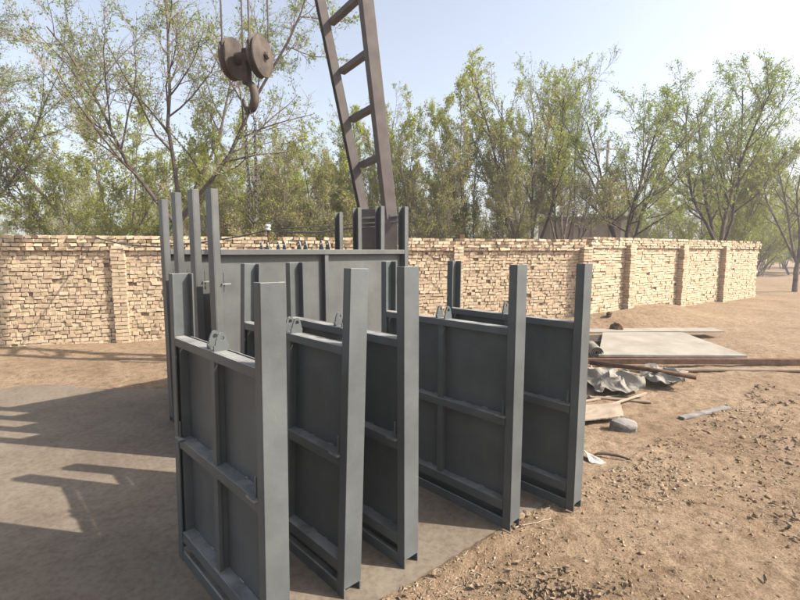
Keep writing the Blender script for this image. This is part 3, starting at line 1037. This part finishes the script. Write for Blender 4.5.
tree_kind('near', 31, 9.5, stems=4, fork=0.24, trunk_r=0.085, n1=15, n2=11, n3=10, l1=0.30, ang=(30, 66), trop=0.05, leaf=5.5, leaf_size=0.056, clump=0.9, bark='bark_dark', leafmat='leaf_green', stem_dirs=[(-0.02, 0.1, 1.0), (0.72, -0.1, 0.8), (-0.55, 0.2, 0.9), (0.25, 0.6, 0.9)], stem_trop=0.07)
tree_kind('vase', 52, 8.0, stems=6, lean=0.40, fork=0.10, trunk_r=0.12, n1=13, n2=9, n3=6, l1=0.24, ang=(20, 50), trop=0.10, leaf=11.0, leaf_size=0.062, clump=0.6, bark='bark_dark', leafmat='leaf_spring', low=0.34, taper=0.35, even=0.84)
tree_kind('column', 63, 7.6, stems=7, lean=0.19, fork=0.0, trunk_r=0.055, n1=12, n2=8, n3=6, l1=0.19, ang=(18, 50), trop=0.10, leaf=11.0, leaf_size=0.062, clump=0.45, leafmat='leaf_spring', low=0.14, taper=0.40, even=0.86, wob=0.07)
tree_kind('willow', 34, 6.2, stems=8, lean=0.34, fork=0.0, trunk_r=0.05, n1=12, n2=8, n3=6, l1=0.25, ang=(18, 50), trop=0.10, leaf=11.0, leaf_size=0.062, clump=0.5, leafmat='leaf_spring', low=0.12, taper=0.4, even=0.82)
tree_kind('airy', 35, 8.4, stems=5, lean=0.38, fork=0.14, trunk_r=0.09, n1=13, n2=9, n3=6, l1=0.28, ang=(24, 56), trop=0.07, leaf=8.0, leaf_size=0.060, clump=0.9, bark='bark', leafmat='leaf_green', low=0.24, taper=0.4, even=0.82)
tree_kind('crooked', 36, 4.2, stems=3, lean=0.75, fork=0.38, trunk_r=0.055, n1=10, n2=9, n3=8, l1=0.36, ang=(28, 60), trop=0.03, leaf=5.0, leaf_size=0.045, clump=1.0, leafmat='leaf_olive', low=0.3, wob=0.16)
tree_kind('shrub', 37, 3.6, stems=10, lean=0.5, fork=0.0, trunk_r=0.03, n1=10, n2=8, n3=6, l1=0.34, ang=(18, 55), trop=0.07, leaf=4.5, leaf_size=0.05, clump=0.6, leafmat='leaf_olive', low=0.04)
tree_kind('right', 38, 7.0, stems=5, lean=0.38, fork=0.20, trunk_r=0.09, n1=12, n2=9, n3=6, l1=0.29, ang=(24, 58), trop=0.08, leaf=10.0, leaf_size=0.057, clump=0.7, bark='bark_dark', leafmat='leaf_green', low=0.2, taper=0.4, even=0.8)
tree_kind('bare', 39, 6.0, stems=6, lean=0.28, fork=0.05, trunk_r=0.042, n1=12, n2=9, n3=8, l1=0.28, ang=(18, 50), trop=0.10, leaf=5.0, leaf_size=0.058, clump=1.0, bark='bark', leafmat='leaf_olive', low=0.08, even=0.8)

plant('near', 'elm_tree', -5.45, 11.2, R(0), 1.0, 'large thinly leaved tree at the left whose twigs reach behind the crane hook')
plant('willow', 'willow_tree', -3.7, 14.2, R(70), 0.95, 'bushy yellow green willow left of the crane leg, below its second rung')
plant('willow', 'willow_tree', -2.3, 15.5, R(160), (0.95, 0.92), 'bushy willow just left of the crane leg, right of the hanging chain')
plant('airy', 'elm_tree', -0.9, 15.0, R(15), (0.6, 0.72), 'slim half bare tree directly behind the crane leg')
plant('willow', 'willow_tree', 0.25, 14.8, R(280), (0.8, 1.05), 'narrow spring green tree close on the right of the crane leg')
plant('column', 'poplar_tree', 2.1, 15.2, R(40), (0.85, 0.93), 'tall yellow green column-shaped tree above the middle of the brick wall')
plant('vase', 'elm_tree', 4.05, 14.6, R(100), (0.88, 0.86), 'tallest vase-shaped tree with dark spreading limbs, right of centre')
plant('airy', 'elm_tree', 5.7, 16.6, R(200), (0.75, 0.98), 'bare-topped tree leaning right between the vase-shaped tree and the shed')
plant('right', 'elm_tree', 6.6, 13.9, R(30), (0.95, 0.90), 'green tree with a dark trunk at the right end of the shed')
plant('crooked', 'crooked_tree', 5.15, 13.4, R(0), (0.95, 0.95), 'small crooked tree with a thin pale trunk in front of the brown shed')
plant('bare', 'bare_tree', 1.15, 13.2, R(50), (0.75, 0.85), 'thin bare many-stemmed tree between the narrow green tree and the column-shaped one')
plant('bare', 'bare_tree', 3.1, 13.6, R(150), (0.8, 0.9), 'thin bare many-stemmed tree left of the vase-shaped tree')
plant('bare', 'bare_tree', -2.9, 12.2, R(250), (0.8, 0.8), 'thin bare many-stemmed tree behind the hanging chain')
plant('shrub', 'shrub', -4.7, 12.8, R(10), 1.1, 'tall olive shrub behind the left end of the wall', 'shrub')
plant('shrub', 'shrub', -3.2, 11.9, R(130), 0.9, 'olive shrub behind the wall under the white insulator', 'shrub')
plant('shrub', 'shrub', -1.4, 12.6, R(220), 1.0, 'olive shrub behind the wall, left of the crane leg foot', 'shrub')
# a second, farther row seen between the first
far_rows = [('column', 'poplar_tree', -9.5, 24, 0.95, 'tall olive poplar far behind the wall at the left edge of the view'),
            ('willow', 'willow_tree', -7.2, 22, 1.1, 'rounded yellow green willow far behind the left tree trunk'),
            ('bare', 'bare_tree', -5.4, 20, 1.0, 'thin twiggy tree in the second row, left of the crane hook ropes'),
            ('column', 'poplar_tree', -3.2, 23, 0.9, 'olive poplar in the second row between the chain and the crane leg'),
            ('bare', 'bare_tree', -1.2, 21, 1.0, 'thin twiggy tree in the second row right behind the crane leg'),
            ('willow', 'willow_tree', 4.6, 23.5, 1.15, 'tall willow in the second row behind the vase-shaped tree'),
            ('bare', 'bare_tree', 12.8, 25.5, 1.0, 'thin twiggy tree beyond the utility pole'),
            ('willow', 'willow_tree', -11.5, 20, 1.2, 'broad willow far behind the leftmost stretch of wall'),
            ('right', 'elm_tree', 10.6, 15.8, 1.05, 'green elm with dark trunk right of the shed, outside the receding wall'),
            ('willow', 'willow_tree', 14.0, 20.5, 1.2, 'broad willow at the far right beyond the wall end'),
            ('airy', 'elm_tree', 15.5, 18.0, 0.95, 'half bare elm at the far right edge of the view'),
            ('willow', 'willow_tree', -9.2, 14.5, 1.1, 'yellow green willow close behind the wall at far left'),
            ('near', 'elm_tree', -11.5, 12.5, 0.9, 'large dark-limbed elm rising at the far left edge')]
rr = random.Random(4)
for key, nm, x, y, s, lab in far_rows:
    plant(key, nm, x, y, rr.uniform(0, 6.28), s * rr.uniform(0.92, 1.08), lab)
for x, y in ((19.0, 25.0), (22.5, 29.0), (26.5, 31.0), (17.0, 28.5), (30.0, 34.0)):
    plant('willow', 'distant_tree', x, y, rr.uniform(0, 6.28), rr.uniform(1.0, 1.25), 'hazy distant spring tree in the farthest row behind the wall', 'tree', 'distant trees in the farthest row')
for i in range(30):
    key = ['bare', 'willow', 'column', 'willow', 'shrub', 'airy'][i % 6]
    x = -38 + i * 2.75 + rr.uniform(-1, 1)
    y = rr.uniform(32, 46)
    plant(key, 'distant_tree', x, y, rr.uniform(0, 6.28), rr.uniform(0.9, 1.25) * (1.4 if key == 'shrub' else 1.0), 'hazy distant spring tree in the farthest row behind the wall', 'tree', 'distant trees in the farthest row')

# ------------------------------------------------------------------ shed and pole beyond the wall
shed = empty('shed', (7.1, 22.0, 0), R(-9))
tag(shed, 'low brown flat-roofed shed beyond the wall on the right', 'shed')
m = MB().box(0, 3.15, 0, 4, -0.2, 3.05)
m.build('wall', 'shed_brick', shed)
MB().box(3.152, 3.30, -0.02, 4.02, -0.2, 3.06).build('end_wall', 'shed_brick_sunlit', shed)  # sunlit side of the shed, its brightness put into the paler colour
MB().box(-0.15, 3.42, -0.18, 4.2, 3.062, 3.20).build('roof', 'shed_roof', shed, bevel=0.01)
for k in range(4):
    MB().box(0.25 + k * 0.8, 0.37 + k * 0.8, -0.07, -0.002, -0.2, 3.04).build('buttress', 'shed_brick', shed)
pole = empty('utility_pole', (11.2, 25.5, 0))
tag(pole, 'thin concrete utility pole rising behind the shed roof', 'pole')
MB().tube([(0, 0, -0.2), (0, 0, 7.5)], [0.13, 0.075], 10).build('shaft', 'pole_concrete', pole)
MB().box(-0.7, 0.7, -0.12, -0.077, 7.0, 7.08).build('crossarm', 'pole_concrete', pole)

# ------------------------------------------------------------------ scrap heap by the wall
rng = np.random.default_rng(77)
def gh(x, y): return float(ground_h(x, y))
def rock(name, loc, size, mat, seed, label, cat='stone', group=None):
    bm = bmesh.new()
    bmesh.ops.create_icosphere(bm, subdivisions=3, radius=1.0)
    r = np.random.default_rng(seed)
    ph = r.uniform(0, 6.28, 9)
    for v in bm.verts:
        c = v.co
        k = 1 + 0.16 * math.sin(2.3 * c.x + ph[0]) * math.sin(2.7 * c.y + ph[1]) + 0.12 * math.sin(4.1 * c.z + ph[2]) + 0.07 * math.sin(7 * c.x + ph[3]) * math.sin(6 * c.y + ph[4]) + 0.05 * math.sin(11 * c.y + ph[5] + 9 * c.z)
        v.co = Vector((round(c.x * k * 3.2) / 3.2 * 0.35 + c.x * k * 0.65, c.y * k, c.z * k))
        v.co = Vector((v.co.x * size[0], v.co.y * size[1], v.co.z * size[2]))
    me = bpy.data.meshes.new(name)
    bm.to_mesh(me); bm.free()
    me.materials.append(MATS[mat])
    o = link(name, me)
    o.location = loc
    o.rotation_euler = (r.uniform(-.2, .2), r.uniform(-.2, .2), r.uniform(0, 6))
    tag(o, label, cat, group)
    return o
rock('boulder', (4.10, 8.60, gh(4.10, 8.60) + 0.10), (0.10, 0.09, 0.19), 'scorched_stone', 1, 'dark brown upright lump of rubble standing behind the pale sheet')
rock('dark_stone', (4.46, 9.72, gh(4.46, 9.72) + 0.03), (0.10, 0.06, 0.05), 'scorched_stone', 2, 'small dark stone on the earth heap at the foot of the wall')
rock('grey_stone', (2.03, 4.02, gh(2.03, 4.02) + 0.03), (0.13, 0.08, 0.065), 'grey_stone', 3, 'smooth rounded grey stone beside the curled tan board')
rock('slab_stone', (4.9, 8.9, gh(4.9, 8.9) + 0.02), (0.30, 0.13, 0.09), 'grey_stone', 4, 'long grey brown rock right of the dark upright lump')
rock('pale_rubble', (3.55, 8.75, gh(3.55, 8.75) + 0.02), (0.22, 0.09, 0.06), 'cement_sheet', 5, 'pale lump of rubble at the back edge of the pale sheet')

def sheet(name, poly, thick, loc, rot, mat, label, cat, warp=0.0, seed=0, nx_=26, ny_=18):
    """thin board: bilinear patch over four corners, with its own thickness and some warp"""
    r = np.random.default_rng(seed)
    P = [np.array(p, float) for p in poly]
    u = np.linspace(0, 1, nx_); v = np.linspace(0, 1, ny_)
    U, Vv = np.meshgrid(u, v)
    X = (P[0][0] * (1 - U) + P[1][0] * U) * (1 - Vv) + (P[3][0] * (1 - U) + P[2][0] * U) * Vv
    Y = (P[0][1] * (1 - U) + P[1][1] * U) * (1 - Vv) + (P[3][1] * (1 - U) + P[2][1] * U) * Vv
    edge = r.normal(size=X.shape) * 0.0015 * ((U == 0) | (U == 1) | (Vv == 0) | (Vv == 1))
    Z = warp * (vnoise(U * 2.2 + seed, Vv * 1.8, seed) - 0.5) * 2 + warp * 0.35 * (vnoise(U * 7, Vv * 6, seed + 3) - 0.5)
    X = X + edge; Y = Y + edge
    N = nx_ * ny_
    V = np.concatenate([np.stack([X, Y, Z + thick], -1).reshape(-1, 3), np.stack([X, Y, Z], -1).reshape(-1, 3)])
    id_ = np.arange(N).reshape(ny_, nx_)
    Qt = np.stack([id_[:-1, :-1], id_[:-1, 1:], id_[1:, 1:], id_[1:, :-1]], -1).reshape(-1, 4)
    Qb = Qt[:, ::-1] + N
    loop = list(id_[0, :]) + list(id_[1:, -1]) + list(id_[-1, -2::-1]) + list(id_[-2:0:-1, 0])
    side = [(loop[(k + 1) % len(loop)], loop[k], loop[k] + N, loop[(k + 1) % len(loop)] + N) for k in range(len(loop))]
    o = link(name, fast_mesh(name, V, quads=np.concatenate([Qt, Qb, np.array(side)]), mats=[mat], smooth=False))
    o.location = loc
    o.rotation_euler = rot
    tag(o, label, cat)
    return o
sheet('cement_sheet', [(0, 0), (2.2, -0.05), (2.2, 1.55), (0.72, 1.5)], 0.035, (2.98, 6.78, gh(3.4, 7.2) + 0.05), (R(2.5), 0, 0), 'cement_sheet', 'large pale flat sheet lying on rubble beyond the rusty beam', 'sheet', 0.006, 3)
sheet('cement_strip', [(0, 0), (2.6, 0.1), (2.6, 0.42), (0, 0.30)], 0.03, (3.42, 8.32, gh(3.6, 8.4) + 0.12), (R(2), 0, 0), 'cement_sheet', 'long pale strip behind the large flat sheet, near the wall', 'sheet', 0.008, 5)
sheet('dark_sheet', [(0, 0), (0.75, 0), (0.75, 0.4), (0, 0.4)], 0.02, (3.18, 7.75, gh(3.5, 7.9) + 0.05), (R(6), 0, R(4)), 'dark_rubber', 'thin dark sheet beside the slanted edge of the pale sheet', 'sheet', 0.02, 6)  # dark flat sheet in the gap before the pale strip
roll = MB()
for k in range(2):
    pass
pth = []
for k in range(60):
    a = k * 0.33
    rr_ = 0.095 - 0.0013 * k
    pth.append((rr_ * math.cos(a), rr_ * math.sin(a)))
for k in range(59):
    (x0, z0), (x1, z1) = pth[k], pth[k + 1]
    roll.beam((x0, 0.0, z0), (x1, 0.0, z1), 0.5, 0.008, (0, 1, 0))
o = roll.build('sack_roll', 'sacking')
o.location = (3.02, 7.06, gh(3.02, 7.06) + 0.10)
o.rotation_euler = (0, 0, R(-12))
tag(o, 'small pale roll of sacking beside the pale flat sheet', 'roll')
# rusty angle beam
bmz = gh(3.6, 6.36) + 0.05
m = MB().box(0, 3.6, -0.004, 0.004, 0.0, 0.075).box(0, 3.6, 0.0042, 0.075, 0.067, 0.075)
o = m.build('angle_beam', 'rust', bevel=0.002)
o.location = (2.55, 6.36, bmz)
o.rotation_euler = (0, R(0.4), R(1.0))
tag(o, 'long rusty brown steel angle lying in front of the pale sheet', 'beam')
m = MB().box(0, 3.2, 0, 0.09, 0, 0.028)
o = m.build('timber_plank', 'wood', bevel=0.004)
o.location = (2.5, 6.13, gh(3.2, 6.1) + 0.015)
o.rotation_euler = (0, 0, R(-0.5))
tag(o, 'long tan timber plank right in front of the rusty steel angle', 'plank')

# crumpled sacking
def crumple(name, loc, sx, sy, rz, amp, seed, mat, label, cat):
    r = np.random.default_rng(seed)
    n = 60
    U, Vv = np.meshgrid(np.linspace(-1, 1, n), np.linspace(-1, 1, n))
    ang_ = np.arctan2(Vv, U)
    rad_ = np.maximum(np.abs(U), np.abs(Vv))
    wob_ = 1 + 0.16 * np.sin(ang_ * 3 + 1.0) + 0.10 * np.sin(ang_ * 5 + 2.2)
    X = U * sx * wob_; Y = Vv * sy * wob_
    Z = np.zeros_like(X)
    for k in range(11):
        a = r.uniform(0, np.pi); fq = r.uniform(3.0, 7.0) * (1 + 0.28 * k) / max(sx, sy)
        w = (X * math.cos(a) + Y * math.sin(a)) * fq + r.uniform(0, 6.28) + (vnoise(X * 5 + 9, Y * 5 + 3, seed + k) - 0.5) * 2.5
        Z += amp / (1.3 + 0.55 * k) * (1 - np.abs(((w / np.pi) % 2) - 1) * 2)
    Z = Z * (1 - 0.45 * rad_ ** 3)
    Z = Z - Z.min() + 0.01
    X += Z * 0.35 * np.sin(Y * 21); Y += Z * 0.3 * np.sin(X * 17)
    N = n * n
    V = np.concatenate([np.stack([X, Y, Z + 0.006], -1).reshape(-1, 3), np.stack([X, Y, Z], -1).reshape(-1, 3)])
    id_ = np.arange(N).reshape(n, n)
    Qt = np.stack([id_[:-1, :-1], id_[:-1, 1:], id_[1:, 1:], id_[1:, :-1]], -1).reshape(-1, 4)
    loop = list(id_[0, :]) + list(id_[1:, -1]) + list(id_[-1, -2::-1]) + list(id_[-2:0:-1, 0])
    side = [(loop[(k + 1) % len(loop)], loop[k], loop[k] + N, loop[(k + 1) % len(loop)] + N) for k in range(len(loop))]
    o = link(name, fast_mesh(name, V, quads=np.concatenate([Qt, Qt[:, ::-1] + N, np.array(side)]), mats=[mat], smooth=False))
    o.location = (loc[0], loc[1], gh(loc[0], loc[1]) - 0.02)
    o.rotation_euler = (0, 0, rz)
    tag(o, label, cat)
    return o
crumple('crumpled_sack', (2.50, 5.42), 0.34, 0.42, R(10), 0.075, 12, 'sacking', 'crumpled pale sack in stiff folds right of the rightmost gate', 'sack')
crumple('crumpled_sack', (3.25, 5.65), 0.36, 0.26, R(40), 0.05, 15, 'sacking', 'second crumpled sack farther right, beside the dark iron pipe', 'sack')
o = MB().tube([(0, 0, 0), (0.55, -0.42, 0.02), (0.95, -0.72, 0.0)], 0.028, 10).build('iron_pipe', 'rust', smooth=True)
o.location = (2.52, 5.98, gh(2.6, 5.8) + 0.16)
tag(o, 'dark iron pipe lying slantwise across the crumpled sack', 'pipe')
def stick(name, p0, p1, w, h, mat, label, cat='plank', lift=0.0):
    p0 = Vector((p0[0], p0[1], gh(*p0) + h / 2 + 0.008 + lift)); p1 = Vector((p1[0], p1[1], gh(*p1) + h / 2 + 0.008 + lift))
    c = (p0 + p1) / 2
    m = MB().beam(p0 - c, p1 - c, w, h, (-(p1.y - p0.y), p1.x - p0.x, 0))
    o = m.build(name, mat, bevel=0.002)
    o.location = c
    tag(o, label, cat)
    return o
stick('board', (1.75, 4.66), (2.30, 4.62), 0.05, 0.022, 'wood', 'short tan wooden board lying level beyond the thin batten')
stick('batten', (1.70, 4.25), (2.75, 5.00), 0.022, 0.018, 'pale_wood', 'thin pale batten lying slantwise right of the rightmost gate', 'batten', 0.035)
stick('brown_plank', (2.10, 4.95), (2.70, 4.82), 0.07, 0.02, 'wood', 'broad brown plank between the crumpled sack and the short board', 'plank')
stick('broken_stick', (1.95, 4.80), (2.45, 5.02), 0.03, 0.015, 'pale_wood', 'narrow broken stick of wood just in front of the crumpled sack', 'stick')
stick('weathered_plank', (2.75, 4.35), (3.45, 4.70), 0.06, 0.02, 'grey_stone', 'weathered grey plank on the dirt right of the grey stone', 'plank')
sheet('curled_board', [(0, 0), (0.48, 0.05), (0.62, 0.42), (-0.05, 0.40)], 0.012, (1.62, 4.12, gh(1.8, 4.3) + 0.03), (R(2), R(-3), 0), 'pale_wood', 'thin tan curled board on the dirt below the batten', 'board', 0.022, 9)
# white scrap with a dark rubber strip
scrap = sheet('white_scrap', [(0, 0), (0.16, -0.05), (0.03, 0.12), (-0.02, 0.13)], 0.003, (1.44, 3.34, gh(1.47, 3.37) + 0.02), (R(12), R(8), 0), 'white_scrap', 'white scrap of torn sheeting by the rightmost post, on open dirt', 'scrap', 0.02, 13, 10, 8)
st = MB()
pp = []
for k in range(24):
    t = k / 23
    x = 1.47 + 0.30 * t
    y = 3.42 + 0.04 * math.sin(t * 3.1) - 0.06 * t
    pp.append(Vector((x, y, gh(x, y) + 0.012 + 0.022 * math.sin(math.pi * t))))
cc = pp[12].copy()
st.tube([p - cc for p in pp], [0.004 + 0.008 * math.sin(math.pi * k / 23) for k in range(24)], 6)
o = st.build('rubber_strip', 'dark_rubber', smooth=True)
o.location = cc
tag(o, 'dark curved rubber strip beside the white scrap on the dirt', 'strip')
# twig and clods by the slab edge
tw = MB()
pp = []
for k in range(14):
    t = k / 13
    x = 0.66 + 0.24 * t
    y = 2.505 + 0.085 * t + 0.008 * math.sin(7 * t)
    pp.append(Vector((x, y, gh(x, y) + 0.007)))
cc = pp[7].copy()
tw.tube([p - cc for p in pp], [0.005 - 0.0028 * k / 13 for k in range(14)], 6)
o = tw.build('dry_twig', 'straw', smooth=True)
o.location = cc
tag(o, 'pale dry twig on the dirt between the two rightmost posts', 'twig')
for i, (x, y, s) in enumerate(((0.72, 2.60, 0.026), (0.765, 2.625, 0.020), (0.70, 2.645, 0.016))):
    rock('clod', (x, y, gh(x, y) + s * 0.5), (s * 1.2, s, s * 0.8), 'dry_leaf', 40 + i, ['largest clod of earth at the slab edge beside the second post from the right', 'middle-sized clod of earth touching the largest one at the slab edge', 'smallest clod of earth, tucked behind the other two at the slab edge'][i], 'clod', 'clods at the slab edge')

# ------------------------------------------------------------------ gravel, straw and dead leaves on the dirt
def scatter_points(n, r, fn):
    out = []
    while len(out) < n:
        x = r.uniform(-0.5, 4.6, 4000); y = r.uniform(1.5, 7.5, 4000)
        d = (x - SLAB_A[0]) * SLAB_N[0] + (y - SLAB_A[1]) * SLAB_N[1]
        p = fn(x, y, d)
        k = (r.random(4000) < p) & (d > 0.015)
        out += list(zip(x[k], y[k]))
    return np.array(out[:n])
r = np.random.default_rng(8)
def dens(x, y, d):
    n = vnoise(x * 1.7, y * 1.7, 12) * vnoise(x * 5, y * 5, 13)
    heap = np.exp(-((x - 0.45) / 0.55) ** 2 - ((y - 1.85) / 0.35) ** 2) * 1.2
    heap += np.exp(-((x - 1.65) / 0.35) ** 2 - ((y - 3.3) / 0.45) ** 2) * 0.5
    return np.clip(n * 0.7 + heap, 0, 1) * np.clip(3.0 / y, 0.15, 1)
pts_g = scatter_points(14000, r, dens)
oc = np.array([(1, 0, 0), (-1, 0, 0), (0, 1, 0), (0, -1, 0), (0, 0, 1), (0, 0, -1)], float)
ot = np.array([(0, 2, 4), (2, 1, 4), (1, 3, 4), (3, 0, 4), (2, 0, 5), (1, 2, 5), (3, 1, 5), (0, 3, 5)])
N = len(pts_g)
size = 0.0020 + 0.0105 * r.random(N) ** 6 * np.clip(pts_g[:, 1] / 2.2, 0.8, 2)
V = oc[None] * (size[:, None, None] * r.uniform(0.55, 1.25, (N, 6, 1)))
V = V + r.normal(size=V.shape) * size[:, None, None] * 0.22
a = r.uniform(0, 6.28, N)
V = np.stack([V[..., 0] * np.cos(a)[:, None] - V[..., 1] * np.sin(a)[:, None], V[..., 0] * np.sin(a)[:, None] + V[..., 1] * np.cos(a)[:, None], V[..., 2] * 0.75], -1)
base = np.stack([pts_g[:, 0], pts_g[:, 1], ground_h(pts_g[:, 0], pts_g[:, 1]) + size * 0.25], -1)
V = V + base[:, None, :]
T = (ot[None] + (np.arange(N) * 6)[:, None, None]).reshape(-1, 3)
g = link('gravel', fast_mesh('gravel', V.reshape(-1, 3), tris=T, mats=['gravel'], tint=np.repeat(r.random(N), 6)))
tag(g, 'loose earth crumbs and gravel scattered over the dirt', 'gravel', kind='stuff')
# rounded lumps of earth, half sunk
bm = bmesh.new()
bmesh.ops.create_icosphere(bm, subdivisions=2, radius=1.0)
iv = np.array([v.co[:] for v in bm.verts]); it = np.array([[v.index for v in f.verts] for f in bm.faces])
bm.free()
pts_k = scatter_points(700, r, dens)
N = len(pts_k)
size = (0.004 + 0.013 * r.random(N) ** 4) * np.clip(pts_k[:, 1] / 2.6, 0.7, 1.8)
K = len(iv)
V = iv[None] * (1 + 0.22 * r.normal(size=(N, K, 1))) * (size[:, None] * r.uniform(0.7, 1.3, (N, 3)))[:, None, :] * np.array([1, 1, 0.7])
V = V + np.stack([pts_k[:, 0], pts_k[:, 1], ground_h(pts_k[:, 0], pts_k[:, 1]) + size * 0.12], -1)[:, None, :]
T = (it[None] + (np.arange(N) * K)[:, None, None]).reshape(-1, 3)
g = link('earth_lumps', fast_mesh('earth_lumps', V.reshape(-1, 3), tris=T, mats=['gravel'], tint=np.repeat(0.25 + 0.5 * r.random(N), K), smooth=True))
tag(g, 'rounded lumps of dry earth half sunk in the dirt', 'earth', kind='stuff')
# straw and twig bits
pts_s = scatter_points(1700, r, dens)
N = len(pts_s)
a = r.uniform(0, 3.14, N); ln = r.uniform(0.008, 0.045, N) * np.clip(pts_s[:, 1] / 2.4, 0.8, 1.8)
z = ground_h(pts_s[:, 0], pts_s[:, 1]) + 0.006
c = np.stack([pts_s[:, 0], pts_s[:, 1], z], -1)
d = np.stack([np.cos(a) * ln / 2, np.sin(a) * ln / 2, r.uniform(-0.006, 0.006, N)], -1)
P = np.stack([c - d, c + r.normal(size=c.shape) * 0.002, c + d], 1)
V, Q = tubes(P, np.full((N, 3), 0.0014), 4)
g = link('straw', fast_mesh('straw', V, quads=Q, mats=['straw']))
tag(g, 'bits of straw and dry twig scattered over the dirt', 'straw', kind='stuff')
# dead leaves, gathered in one drift and scattered elsewhere
def leaf_dens(x, y, d):
    return np.clip(np.exp(-((x - 0.72) / 0.16) ** 2 - ((y - 1.98) / 0.10) ** 2) * 1.0 + 0.004 + 0.05 * (vnoise(x * 3, y * 3, 31) > 0.72), 0, 1)
pts_l = scatter_points(260, r, leaf_dens)
N = len(pts_l)
a = r.uniform(0, 6.28, N); s = r.uniform(0.010, 0.024, N)
u = np.stack([np.cos(a), np.sin(a), r.uniform(-0.2, 0.5, N)], -1); w = np.stack([-np.sin(a), np.cos(a), r.uniform(-0.4, 0.4, N)], -1)
c = np.stack([pts_l[:, 0], pts_l[:, 1], ground_h(pts_l[:, 0], pts_l[:, 1]) + 0.008], -1)
zz = np.array([0, 0, 1.0])
rows = []
for k, t in enumerate((-1, 0, 1)):
    for q in (-1, 0, 1):
        wd = 0.55 if t == 0 else 0.12
        rows.append(c + u * (s * t)[:, None] + w * (s * q * wd)[:, None] + zz * (s * 0.35 * abs(q) + s * 0.25 * abs(t))[:, None])
V = np.stack(rows, 1)
cell = np.array([(0, 1, 4, 3), (1, 2, 5, 4), (3, 4, 7, 6), (4, 5, 8, 7)])
Q = (cell[None] + (np.arange(N) * 9)[:, None, None]).reshape(-1, 4)
g = link('dead_leaves', fast_mesh('dead_leaves', V.reshape(-1, 3), quads=Q, mats=['dry_leaf']))
tag(g, 'curled brown dead leaves lying on the dirt', 'leaves', kind='stuff')

# ------------------------------------------------------------------ spring haze
hz, hn, hl, hb = new_mat('haze_air')
hn.remove(hb)
pv = hn.new('ShaderNodeVolumePrincipled')
pv.inputs['Color'].default_value = (0.93, 0.94, 0.97, 1)
pv.inputs['Density'].default_value = 0.0029
pv.inputs['Anisotropy'].default_value = 0.2
hl.new(pv.outputs[0], [x for x in hn if x.type == 'OUTPUT_MATERIAL'][0].inputs['Volume'])
haze = MB().box(-420, 420, -420, 420, -1.5, 13.0).build('haze', 'haze_air')
tag(haze, 'thin milky spring haze filling the air over the yard', 'haze', kind='stuff')
